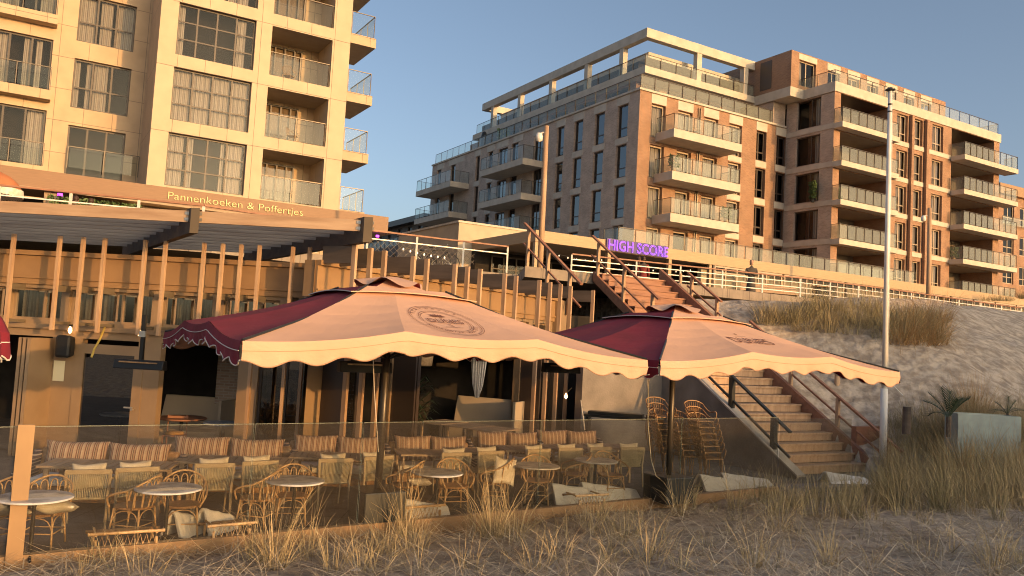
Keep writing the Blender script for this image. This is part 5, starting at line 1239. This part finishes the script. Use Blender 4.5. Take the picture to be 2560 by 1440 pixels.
street_lamp(2321, 745, 520, 2323, 46.0, 5.2, .15, .11, (.34,.6), 'slim lamp post in front of the right end of the brick wing')
def round_post(px, pyb, pyt, depth, r_, m, label, name='wooden_post'):
    b = D(px, pyb, depth); t_ = D(px, pyt, depth); o = MB().tube([(0,0,0),(0,0,(t_[2]-b[2])*.5),(0,0,t_[2]-b[2])], [r_*1.05,r_,r_*.96], 12).build(name, m, None, smooth=False, loc=b); return tag(o, label, 'post')
round_post(2090, 1050, 920, 24.0, .075, M['wood'], 'round wooden post on the dune behind the stair handrail')
round_post(1699, 752, 684, 31.5, .06, M['wood'], 'short round wooden post below the promenade railing')
round_post(2266, 1085, 1017, 20.0, .10, M['wood_old'], 'short dark wooden post in the grass right of the flagpole')
# pale planter box with palms
q = D(2395, 1075, 19.5); q2 = D(2553, 1075, 19.5); zt_ = D(2400, 1034, 19.5)[2]
pl_ = thing('planter_box', 'pale blue frosted planter box half hidden in the tall grass at right', 'planter', (q[0], q[1], 0))
w_ = q2[0]-q[0]; frost = mat('frosted_acrylic', (.30,.38,.39), .35, (.22,.28,.29), 2.5)
k = MB(); zb_ = ground_z(q[0]+.5, q[1])-.15; k.box(0, w_, 0, .03, zb_, zt_); k.box(0, w_, .57, .6, zb_, zt_); k.box(0, .03, .033, .567, zb_, zt_); k.box(w_-.03, w_, .033, .567, zb_, zt_); k.build('box', frost, pl_)
MB().box(.035, w_-.035, .035, .565, zb_, zt_-.08).build('soil', sand, pl_)
def palm(px, py, depth, s, label, n=9, up=1.0):
    p = D(px, py, depth); t = thing('small_palm', label, 'palm', p)
    MB().tube([(0,0,-.4*s),(0,0,.1*s)], .06*s, 8).build('trunk', M['wood_old'], t)
    for i in range(n):
        a = 2*math.pi*i/n+.4; el = R(rnd.uniform(25, 75)); L_ = s*rnd.uniform(.7, 1.0); k = MB(); pts = []
        for j in range(9):
            u = j/8; pts.append(Vector((math.cos(a)*L_*u*math.cos(el), math.sin(a)*L_*u*math.cos(el), .05+L_*(u*math.sin(el)-.55*u*u*math.cos(el)))))
        k.tube(pts, .008*s, 4); sd_ = Vector((-math.sin(a), math.cos(a), 0))
        for j in range(1, 9):
            for u in (0, .5):
                c = pts[j].lerp(pts[j-1], u); dd = (pts[j]-pts[j-1]).normalized(); ll = s*.30*math.sin(math.pi*(j-u)/9.5)
                for sg in (-1, 1):
                    e = c+(sd_*sg*.8+dd*.65+Vector((0,0,.25))).normalized()*ll; wv = dd*.014*s
                    k.add([tuple(c-wv), tuple(c+wv), tuple(e)], [(0,1,2)])
        k.build('frond', M['palm'], t, norm=False)
    return t
palm(2372, 1050, 19.3, 1.0, 'spiky palm leaning over the grass left of the planter box', 10)
palm(2518, 1040, 20.2, .6, 'small palm rising behind the pale planter box', 8)

# ================================================================== loungers, pads and bamboo rails behind the fence
def folded_pad(px, py, L_, rz, label, h=.36, w=.36):
    """a mattress folded in two and stood on its long edges, sinking towards the far end"""
    p = G(px, py, 0); k = MB(); n = 8
    prof = [(-w*.5,0),(-w*.30,h*.50),(-w*.13,h*.90),(-w*.05,h*.985),(w*.04,h),(w*.13,h*.93),(w*.34,h*.48),(w*.52,0)]; m_ = len(prof)
    inn = [(a*.72, max(0, b-.055)) for a, b in prof]; vs = []
    for j in range(n+1):
        y = L_*j/n; sc_ = 1-.55*(j/n)
        vs += [(a, y, b*sc_+.006*math.sin(j*2+a*9)) for a, b in prof]+[(a, y, b*sc_) for a, b in inn]
    q = 2*m_; fs = []
    for j in range(n):
        for i in range(m_-1): fs += [(j*q+i, j*q+i+1, (j+1)*q+i+1, (j+1)*q+i), (j*q+m_+i, (j+1)*q+m_+i, (j+1)*q+m_+i+1, j*q+m_+i+1)]
    for b_ in (0, n*q): fs += [(b_+i, b_+m_+i, b_+m_+i+1, b_+i+1) for i in range(m_-1)]
    k.add(vs, fs); o = k.build('folded_mattress', M['pad'], None, smooth=False, loc=(p[0], p[1], .005), rz=rz, bevel=.012); return tag(o, label, 'mattress', 'folded white mattresses behind the fence')
folded_pad(425, 1346, .6, R(-18), 'folded white mattress behind the fence, left one of the pair by the second marble table')
folded_pad(500, 1338, .6, R(-22), 'folded white mattress behind the fence, right one of the pair by the second marble table')
folded_pad(930, 1296, 1.2, R(-68), 'large folded white mattress behind the tall grass right of the front umbrella base', .36, .5)
folded_pad(1375, 1256, 1.3, R(-68), 'folded white mattress behind the fence, front one below the fifth marble table', .34, .5)
folded_pad(1450, 1246, 1.2, R(-66), 'folded white mattress behind the fence, rear one below the rightmost marble table', .30, .42)
folded_pad(1745, 1222, 1.3, R(-72), 'flat folded white mattress behind the fence, left one right of the black umbrella base', .30, .6)
folded_pad(1800, 1212, 1.2, R(-72), 'flat folded white mattress behind the fence, right one near the stair wall', .26, .5)
folded_pad(2060, 1205, 1.1, R(-75), 'folded white mattress at the foot of the wooden stairs', .24, .5)
def bamboo(px0, py0, px1, py1, label):
    a = G(px0, py0, .22); b = G(px1, py1, .22); t = thing('bamboo_lounger', label, 'lounger', (a[0], a[1], 0), 0, 'low bamboo loungers behind the fence')
    d = Vector((b[0]-a[0], b[1]-a[1], 0)); L_ = d.length; d.normalize(); up = Vector((0,0,1)); pts = []; rs = []
    nn = max(4, int(L_/.16))
    for i in range(nn+1):
        for e, r_ in ((-.012,.020),(0,.026),(.012,.020)):
            s = min(max(L_*i/nn+e, -.02), L_+.02); pts.append(d*s+up*.22); rs.append(r_)
    MB().tube(pts, rs, 8).build('bamboo_rail', M['rattan'], t, smooth=True)
    pts2 = [q+Vector((-d.y, d.x, 0))*.42-up*.06 for q in pts]; MB().tube(pts2, rs, 8).build('bamboo_rail', M['rattan2'], t, smooth=True)
    nrm = Vector((-d.y, d.x, 0))
    for s in (.08, L_-.08):
        for o_ in (0, .42): MB().tube([d*s+nrm*o_, d*s+nrm*o_+up*.15], .018, 6).build('leg', M['rattan'], t)
        MB().tube([d*s+up*.2, d*s+nrm*.42+up*.2], .016, 6).build('crossbar', M['rattan'], t)
    k = MB(); n2 = int(L_/.09)
    for i in range(n2): s = .1+(L_-.2)*i/n2; k.tube([d*s+up*.03, d*(s+.045)+up*.19, d*(s+.09)+up*.03], .007, 5)
    k.build('lattice', M['rattan'], t)
bamboo(222, 1337, 410, 1325, 'low bamboo lounger frame left of the pair of folded mattresses')
bamboo(520, 1316, 640, 1306, 'low bamboo lounger frame behind the third grass tuft, below the third marble table')
bamboo(1010, 1270, 1112, 1262, 'low bamboo lounger frame under the fourth marble table')
bamboo(1440, 1240, 1520, 1236, 'low bamboo lounger frame under the rightmost marble table')

# ================================================================== inside the pavilion
def round_table(loc, r_, h, m, label):
    t = thing('round_table', label, 'table', loc); MB().lathe([(0,h-.04),(r_-.02,h-.04),(r_,h-.025),(r_,h-.01),(r_-.01,h),(0,h)], 32).build('tabletop', m, t)
    MB().lathe([(.22,0),(.22,.03),(.04,.06),(.04,h-.045)], 16).build('pedestal', M['black'], t); return t
def bench(loc, rz, W_, label, h=1.0):
    t = thing('upholstered_bench', label, 'bench', loc, rz)
    MB().box(-W_/2,W_/2,-.3,.35,0,.45).build('seat', M['plaster'], t, bevel=.03)
    k = MB(); k.add([(-W_/2,.3,.45),(W_/2,.3,.45),(W_/2,.42,.45),(-W_/2,.42,.45),(-W_/2,.5,h),(W_/2,.5,h),(W_/2,.58,h),(-W_/2,.58,h)],[(0,3,2,1),(4,5,6,7),(0,1,5,4),(1,2,6,5),(2,3,7,6),(3,0,4,7)]); k.build('backrest', M['plaster'], t, bevel=.02)
    MB().box(-W_/2-.001+W_,W_/2+.06,-.3,.6,0,h).build('end_panel', M['plaster'], t); return t
q = D(470, 1040, 18.6); bench((q[0], q[1], 0), R(-8), 1.75, 'sand coloured bench with tall back inside the open left bay', 1.15)
q = D(455, 1040, 17.9); round_table((q[0], q[1], 0), .52, .78, M['wood_red'], 'round reddish wooden table inside the open left bay')
q = D(440, 1040, 17.5); t = thing('wooden_chair', 'small reddish wooden chair with a mustard cushion inside the left bay', 'chair', (q[0], q[1], 0), R(10))
for sx_, sy_, hh in ((-.2,-.2,.45),(.2,-.2,.45),(-.2,.2,.85),(.2,.2,.85)): MB().tube([(sx_,sy_,0),(sx_*.95,sy_,hh)], .016, 6).build('leg', M['wood_red'], t)
MB().box(-.21,.21,-.21,.21,.43,.455).build('seat', M['wood_red'], t); MB().box(-.21,.21,.19,.215,.74,.83).build('backrest', M['wood_red'], t)
MB().lathe([(0,.46),(.19,.46),(.2,.49),(.17,.52),(0,.53)], 20).build('seat_pad', mat('mustard_cloth', (.42,.22,.04), .9), t, smooth=True)
for px, py, dp, lb in ((560,1045,17.6,'round grey cafe table just inside the left bay'),(875,1062,18.5,'round wooden table behind the folded glass doors'),(300,1050,18.2,'round pale table behind the closed glass door')):
    q = D(px, py, dp); round_table((q[0], q[1], 0), .42, .75, M['marble'] if 'wooden' not in lb else M['wood_red'], lb)
def leaf_plant(px, depth, h, label, n=70, z0=0):
    q = D(px, 1000, depth); t = thing('potted_plant', label, 'plant', (q[0], q[1], z0))
    MB().lathe([(0,0),(.16,0),(.2,.35),(.18,.35),(.0,.33)], 16).build('pot', M['rattan2'], t)
    MB().tube([(0,0,.3),(.03,0,h*.5),(-.02,.02,h*.8)], .03, 6).build('stem', M['wood_old'], t); k = MB()
    for i in range(n):
        a = rnd.uniform(0, 6.28); z = h*rnd.uniform(.35, .85); L_ = rnd.uniform(.25, .5); u = rnd.uniform(.1, .9)
        c = Vector((0,0,z)); e = Vector((math.cos(a)*L_, math.sin(a)*L_, z+L_*u-.05)); e2 = e+Vector((math.cos(a)*L_*.5, math.sin(a)*L_*.5, -.12)); s = Vector((-math.sin(a), math.cos(a), 0))*.014
        k.add([tuple(c-s), tuple(c+s), tuple(e+s*1.2), tuple(e-s*1.2), tuple(e2)], [(0,1,2,3),(3,2,4)])
    k.build('leaves', M['palm'], t, norm=False)
leaf_plant(1040, 19.4, 1.95, 'tall spiky indoor plant at the left side of the open middle bay'); leaf_plant(1000, 19.0, 1.5, 'bushy indoor plant left of the tall spiky one'); leaf_plant(665, 17.8, 1.4, 'thin leaved plant behind the second door post')
q = D(1205, 1040, 22.0); bench((q[0], q[1], 0), R(-22), 2.0, 'sand coloured bench with high back in the open middle bay', 1.25)
for px, py, lb in ((1110,1037,'wooden dining table in the middle bay, leftmost'),(1175,1042,'wooden dining table in the middle bay, centre'),(1235,1048,'wooden dining table in the middle bay, nearest the door')):
    q = D(px, py, 20.6-(px-1110)*.008); place('it', lambda: teak_table(1.1,.75), (q[0], q[1], 0), R(55), lb, 'dining tables in the middle bay')
q = D(1055, 900, 18.9); t = thing('pendant_lamp', 'amber drum pendant lamp hanging behind the front umbrella edge', 'lamp', q)
MB().lathe([(.24,.16),(.26,.12),(.24,-.12),(.2,-.14),(.23,.0)], 24).build('shade', M['rattan'], t, smooth=True); MB().tube([(0,0,.15),(0,0,.5)], .006, 5).build('cord', M['black'], t)
q = D(1193, 985, 20.8); k = MB(); vs = []; n = 24
for j, (z, w_) in enumerate(((2.55,.20),(2.2,.19),(1.7,.14),(1.4,.06),(1.35,.05))):
    for i in range(n+1): x = -w_+2*w_*i/n; vs.append((x, .03*math.sin(i*1.6), z))
k.add(vs, [(j*(n+1)+i, j*(n+1)+i+1, (j+1)*(n+1)+i+1, (j+1)*(n+1)+i) for j in range(4) for i in range(n)])
tag(k.build('gathered_curtain', M['curtain'], None, smooth=True, norm=False, loc=(q[0], q[1], 0)), 'gathered linen curtain hanging in the open middle bay', 'curtain')
k = MB(); k.tube([D(933,900,12.2), D(936,980,12.2), D(946,1130,12.3)], .007, 5); tag(k.build('pull_cord', M['trim'], None), 'thin pale cord hanging left of the front umbrella pole', 'cord')
k = MB(); k.tube([D(1621,905,15.2), D(1620,1060,15.2), D(1628,1150,15.2), D(1640,1190,15.1), D(1668,1210,15.0)], .008, 5); tag(k.build('pull_cord', M['rope'], None), 'pale cord hanging beside the second umbrella pole', 'cord')
k = MB(); k.tube([D(1452,1000,19), D(1462,1075,18.6)], .012, 6); tag(k.build('broom_stick', M['white'], None), 'white stick leaning near the end column of the pavilion', 'stick')
p = D(1560, 1020, 21); k = MB(); k.box(-1.0,.8,-.3,.3,.72,.78); k.box(-.9,.5,-.2,.2,.785,.86); k.box(-.95,-.88,-.25,.25,0,.72); k.box(.7,.77,-.25,.25,0,.72)
tag(k.build('board_stack', M['anthr'], None, loc=(p[0], p[1], .3), rz=R(-15)), 'dark stacked boards on a rack before the concrete back wall', 'boards')

# ================================================================== people and small things on the upper level
def skin_body(name, joints, edges, radii, m, par, sub=2):
    me = bpy.data.meshes.new(name); me.from_pydata(joints, edges, []); o = bpy.data.objects.new(name, me); col.objects.link(o); o.parent = par; me.materials.append(m)
    sk_ = o.modifiers.new('s', 'SKIN'); sk_.use_smooth_shade = True; lay_ = me.skin_vertices[0].data
    for i, r_ in enumerate(radii): lay_[i].radius = (r_, r_) if not isinstance(r_, tuple) else r_
    lay_[0].use_root = True; ss = o.modifiers.new('u', 'SUBSURF'); ss.levels = ss.render_levels = sub; return o
def person(loc, rz, h, label, coat, legs, skirt=False, pose='arms_crossed', seated=False):
    t = thing('person', label, 'person', loc, rz); s = h/1.7
    hip = .90 if not seated else .48; J = [(0,0,hip),(0,.0,hip+.22),(0,.0,hip+.46),(0,.0,hip+.56),(0,-.01,hip+.64)]; E_ = [(0,1),(1,2),(2,3),(3,4)]; Rr = [(.14,.11),(.125,.095),(.15,.10),(.055,.055),(.05,.05)]
    def chain(root, pts, rr):
        i0 = root
        for p, r_ in zip(pts, rr): J.append(p); Rr.append(r_); E_.append((i0, len(J)-1)); i0 = len(J)-1
    if seated:
        for sg in (-1,1): chain(0, [(sg*.09,-.05,hip),(sg*.11,-.45,hip),(sg*.11,-.47,.25),(sg*.11,-.48,.06),(sg*.11,-.6,.04)], [.09,.06,.05,.035,.035])
    else:
        for sg in (-1,1): chain(0, [(sg*.09,0,hip-.08),(sg*.10,-.02,.48),(sg*.10,.01,.09),(sg*.10,-.13,.035)], [.09,.058,.038,.035])
    for sg in (-1,1):
        if pose == 'arms_crossed': chain(2, [(sg*.19,0,hip+.46),(sg*.25,-.03,hip+.20),(sg*.02,-.20,hip+.24),(sg*-.10,-.21,hip+.26)], [.055,.042,.033,.025])
        else: chain(2, [(sg*.19,0,hip+.46),(sg*.24,.02,hip+.2),(sg*.25,-.06,hip-.02),(sg*.25,-.09,hip-.10)], [.055,.042,.033,.025])
    J = [(x*s, y*s, z*s) for x, y, z in J]
    Rs = [(tuple(v*s for v in r_) if isinstance(r_, tuple) else r_*s) for r_ in Rr]
    skin_body('body', J, E_, Rs, legs, t)
    hz = (hip+.64+.12)*s; hd_ = MB(); hd_.lathe([(0,-.115),(.045,-.11),(.068,-.06),(.078,0),(.074,.05),(.05,.095),(0,.112)], 16); hd_.v = [(x*s, y*1.15*s-.015*s, z*s+hz) for x, y, z in hd_.v]
    hd_.add([tuple(Vector(q)*s+Vector((0,0,hz))) for q in ((-.012,-.10,.01),(.012,-.10,.01),(0,-.118,-.02),(0,-.10,-.03))], [(0,1,2),(1,3,2),(3,0,2)]); hd_.build('head', M['skin'], t, smooth=True)
    fc = MB()
    for sg in (-1,1): fc.box(sg*.028*s-.009*s, sg*.028*s+.009*s, -.104*s, -.098*s, hz+.008*s, hz+.016*s)
    fc.box(-.018*s,.018*s,-.1*s,-.096*s,hz-.052*s,hz-.045*s); fc.build('face', M['hair'], t)
    hr = MB(); hr.lathe([(.086,-.02),(.09,.03),(.078,.08),(.045,.118),(0,.128)], 16); hr.v = [(x*s, y*1.12*s+.012*s, z*s+hz) for x, y, z in hr.v]; hr.box(-.07*s,.07*s,.03*s,.1*s,hz-.10*s,hz+.02*s); hr.build('hair', M['hair'], t, smooth=True)
    # coat
    CJ = [(0,0,(hip-.02)*s),(0,0,(hip+.24)*s),(0,0,(hip+.46)*s),(0,0,(hip+.54)*s)]; CE = [(0,1),(1,2),(2,3)]; CR = [(.185*s,.15*s),(.15*s,.12*s),(.165*s,.115*s),.07*s]
    for sg in (-1,1):
        pts = [(sg*.19,0,hip+.46),(sg*.25,-.03,hip+.20),(sg*.04,-.20,hip+.24)] if pose == 'arms_crossed' else [(sg*.19,0,hip+.46),(sg*.24,.02,hip+.2),(sg*.25,-.05,hip+.0)]
        i0 = 2
        for p, r_ in zip(pts, (.072,.058,.046)): CJ.append(tuple(v*s for v in p)); CR.append(r_*s); CE.append((i0, len(CJ)-1)); i0 = len(CJ)-1
    skin_body('coat', CJ, CE, CR, coat, t)
    if skirt == 'long': MB().lathe([(.15*s,.95*s),(.19*s,.7*s),(.22*s,.3*s),(.24*s,.12*s),(.20*s,.12*s)], 20).build('skirt', M['skirt'], t, smooth=True)
    elif skirt == 'coat': MB().lathe([(.165*s,1.0*s),(.19*s,.85*s),(.215*s,.55*s),(.20*s,.55*s)], 20).build('coat_tail', coat, t, smooth=True)
    return t
b = D(1876, 753, 35.4); person((b[0], b[1], 5.24), R(-8), 1.70, 'person with arms crossed in dark top and long skirt behind the promenade railing', M['coat_d'], M['coat_d'], 'long')
b = D(1606, 724, 36.5); person((b[0], b[1], 5.24), R(165), 1.72, 'person in a red coat seen from behind on the promenade below the violet sign', M['coat_r'], M['coat_d'], 'coat', 'down')
b = D(1594, 724, 37.3); person((b[0], b[1], 5.24), R(150), 1.78, 'person in dark clothes mostly hidden behind the person in the red coat', M['coat_d'], M['coat_d'], False, 'down')
for px, py, lb in ((190,499,'seated person with dark hair behind the deck railing, left one before the hedge'),(228,505,'seated person behind the deck railing, right one before the hedge')):
    b = D(px, py, 25.2); person((b[0], b[1], b[2]-1.24), R(190), 1.7, lb, M['coat_d'], M['coat_d'], False, 'down', True)
# fringed orange parasol at far left
q = D(-28, 470, 26); t = thing('fringed_parasol', 'orange domed parasol with pale fringe cut by the left edge above the deck railing', 'parasol', (q[0], q[1], 5.24)); hz = q[2]-5.24
orn = mat('orange_canvas', (.50,.19,.08), .85, (.44,.16,.065), 3)
k = MB(); n = 32; prof = [(.05,.58),(.35,.54),(.62,.42),(.85,.22),(.98,0)]; k.v = []
vs = [(r_*math.cos(2*math.pi*i/n)*(1-.04*abs(math.sin(4*2*math.pi*i/n))), r_*math.sin(2*math.pi*i/n)*(1-.04*abs(math.sin(4*2*math.pi*i/n))), hz+z) for r_, z in prof for i in range(n)]
k.add(vs, [(j*n+i, j*n+(i+1)%n, (j+1)*n+(i+1)%n, (j+1)*n+i) for j in range(4) for i in range(n)]+[tuple(range(n))[::-1]]); k.build('canopy', orn, t, smooth=True)
k = MB(); n = 120; vs = []
for i in range(n): a = 2*math.pi*i/n; vs += [(.97*math.cos(a), .97*math.sin(a), hz+.01), (.99*math.cos(a), .99*math.sin(a), hz-.22-.03*(i%2))]
k.add(vs, [(2*i, (2*i+2)%(2*n), (2*i+3)%(2*n), 2*i+1) for i in range(n)]); k.build('fringe', M['linen'], t, norm=False)
MB().tube([(0,0,0),(0,0,hz+.5)], .03, 8).build('pole', M['white'], t)
# bench, bin and bag on the promenade
b = D(1930, 757, 36.5); t = thing('promenade_bench', 'long slatted wooden bench behind the promenade railing near the standing person', 'bench', (b[0], b[1], 5.24), R(18))
for i in range(5): MB().box(-1.5,1.5,-.25+.1*i,-.25+.1*i+.085,.42,.46).build('slat', M['woodx'], t)
for i in range(4): MB().box(-1.5,1.5,.28,.31,.5+.1*i,.585+.1*i).build('back_slat', M['woodx'], t)
for x in (-1.2,0,1.2): MB().box(x-.04,x+.04,-.2,.26,0,.415).build('leg', M['anthr'], t); MB().box(x-.03,x+.03,.312,.35,.3,.9).build('back_post', M['anthr'], t)
b = D(2060, 762, 37); t = thing('litter_bin', 'dark green square litter bin behind the dune grass', 'bin', (b[0], b[1], 5.24)); MB().box(-.45,.45,-.3,.3,0,.85).build('body', M['anthr'], t, bevel=.02); MB().box(-.5,.5,-.35,.35,.853,.93).build('lid', M['cladding'], t, bevel=.02)
# bicycle behind the net
def bicycle(loc, rz, label):
    t = thing('bicycle', label, 'bicycle', loc, rz); 
    for x in (-.52,.52):
        w2_ = MB(); pts = [(x+.33*math.cos(2*math.pi*i/24),0,.34+.33*math.sin(2*math.pi*i/24)) for i in range(25)]; w2_.tube(pts, .018, 6); wh = w2_.build('wheel', M['black'], t)
        sp2 = MB()
        for i in range(12): a = math.pi*2*i/12; sp2.tube([(x,0,.34),(x+.32*math.cos(a),0,.34+.32*math.sin(a))], .003, 3)
        sp2.build('spokes', M['steel'], wh)
    k = MB()
    for a, b_ in (((-.52,.34),(-.12,.34)),((-.12,.34),(-.22,.82)),((-.52,.34),(-.2,.72)),((-.12,.34),(.36,.74)),((-.2,.76),(.34,.82)),((.52,.34),(.32,.95))): k.tube([(a[0],0,a[1]),(b_[0],0,b_[1])], .018, 6)
    k.build('frame', M['anthr'], t); MB().tube([(.28,-.28,1.0),(.32,-.1,.97),(.32,.1,.97),(.28,.28,1.0)], .014, 6).build('handlebar', M['steel'], t); MB().box(-.34,-.1,-.07,.07,.86,.92).build('saddle', M['black'], t, bevel=.02)
b = D(1092, 665, 29.5); bicycle((b[0], b[1], 5.24), R(20), 'dark bicycle parked behind the diamond net of the deck railing')
b = D(1062, 662, 31); bicycle((b[0], b[1], 5.24), R(60), 'second bicycle parked left of the first, behind the diamond net')
# festoon lights under the bar roof
def festoon(p0, p1, n, label, sag=.35):
    t = thing('festoon_lights', label, 'string lights', p0, 0, 'festoon lights under the bar roof'); d = Vector(p1)-Vector(p0); pts = [d*(i/20)+Vector((0,0,-sag*4*(i/20)*(1-i/20))) for i in range(21)]
    MB().tube(pts, .012, 4).build('cable', M['black'], t)
    for i in range(n):
        u = (i+.5)/n; p = d*u+Vector((0,0,-sag*4*u*(1-u))); MB().lathe([(0,-.02),(.018,-.04),(.028,-.07),(.02,-.10),(0,-.11)], 8, tuple(p)).build('bulb', M['bulbs'], t, smooth=True)
M['bulbs'] = emit('festoon_bulb', (1,.78,.5), 1.2)
festoon(FH.W(.2,.2,7.9), FH.W(6.3,1.5,8.0), 9, 'string of small bulbs at the left end of the bar porch')
festoon(FH.W(4.5,-1.0,7.6), FH.W(12.2,1.2,7.9), 10, 'string of small bulbs across the middle of the bar porch')
festoon(D(1000,615,27.2), D(1120,640,28.2), 7, 'string of small bulbs along the diamond net', .05)
# rooftop things on the brick block
p = FB.W(1.5, 26.5, 21.9); t = thing('covered_parasol', 'folded parasol in a dark cover standing on the brick block roof terrace', 'parasol', p)
MB().lathe([(.0,0),(.30,.05),(.36,.8),(.34,1.6),(.22,2.15),(.0,2.3)], 16).build('cover', M['anthr'], t, smooth=True)
p = FB.W(1.4, 22.3, 21.9); t = thing('roof_plant', 'bushy potted plant on the roof terrace of the brick block', 'plant', p); MB().lathe([(0,0),(.3,0),(.4,.6),(0,.55)], 14).build('pot', M['anthr'], t)
k = leafy('leaves', [(-.6,.6,-.6,.6,.6,1.6)], [500], .16, M['green'], t, 5)
p = FR_.W(3.0,-.4,15.2-.0)
t = thing('balcony_plant', 'bushy green plant behind the corner window of the brick wing', 'plant', FR_.W(-.25,1.6,15.15)); MB().lathe([(0,0),(.12,0),(.14,.3),(0,.28)], 10).build('pot', M['black'], t); leafy('leaves', [(-.1,.12,-.6,.6,.3,1.7)], [350], .12, M['green'], t, 6)
# litter on the sand
for px, py, lb, s in ((888,1432,'small crumpled white paper scrap on the straw at the bottom','a'),(1880,1265,'white scrap caught in the straw behind the centre tuft','b')):
    q = hitT(px, py); k = MB(); k.add([(-.05,-.02,.02),(.06,-.03,.03),(.07,.02,.05),(-.04,.03,.03),(.0,.0,.055)], [(0,1,4),(1,2,4),(2,3,4),(3,0,4)]); tag(k.build('paper_scrap', M['trim'], None, loc=q), lb, 'litter')

# things on the balconies
for nm, F_, p, lb in (('a', FB, (2.2,-1.5,15.73), 'leafy potted plant on the middle balcony of the brick block'), ('b', FB, (7.7,-1.4,12.68), 'leafy potted plant on the lowest balcony of the brick block'), ('c', FR_, (1.6,.8,15.2), 'leafy potted plant in a loggia of the brick wing, third from the top'), ('d', FR_, (17.5,.7,12.2), 'leafy potted plant in the right-hand loggia of the brick wing')):
    t = thing('balcony_plant', lb, 'plant', F_.W(*p)); MB().lathe([(0,0),(.16,0),(.2,.38),(0,.36)], 12).build('pot', M['rattan2'], t); leafy('leaves', [(-.35,.35,-.35,.35,.35,1.25)], [240], .11, M['green'], t, 11)
for F_, p, rz_, lb in ((FB, (4.6,-1.1,18.81), .6, 'rattan chair on the top balcony of the brick block'), (FL, (6.2,1.2,15.5), 2.4, 'rattan chair in a loggia of the stone apartment block'), (FL, (6.6,1.1,12.38), .9, 'rattan chair in the loggia one floor lower in the stone apartment block')):
    place('sk', stack_chair, F_.W(*p), F_.th+rz_, lb, 'chairs on the balconies')
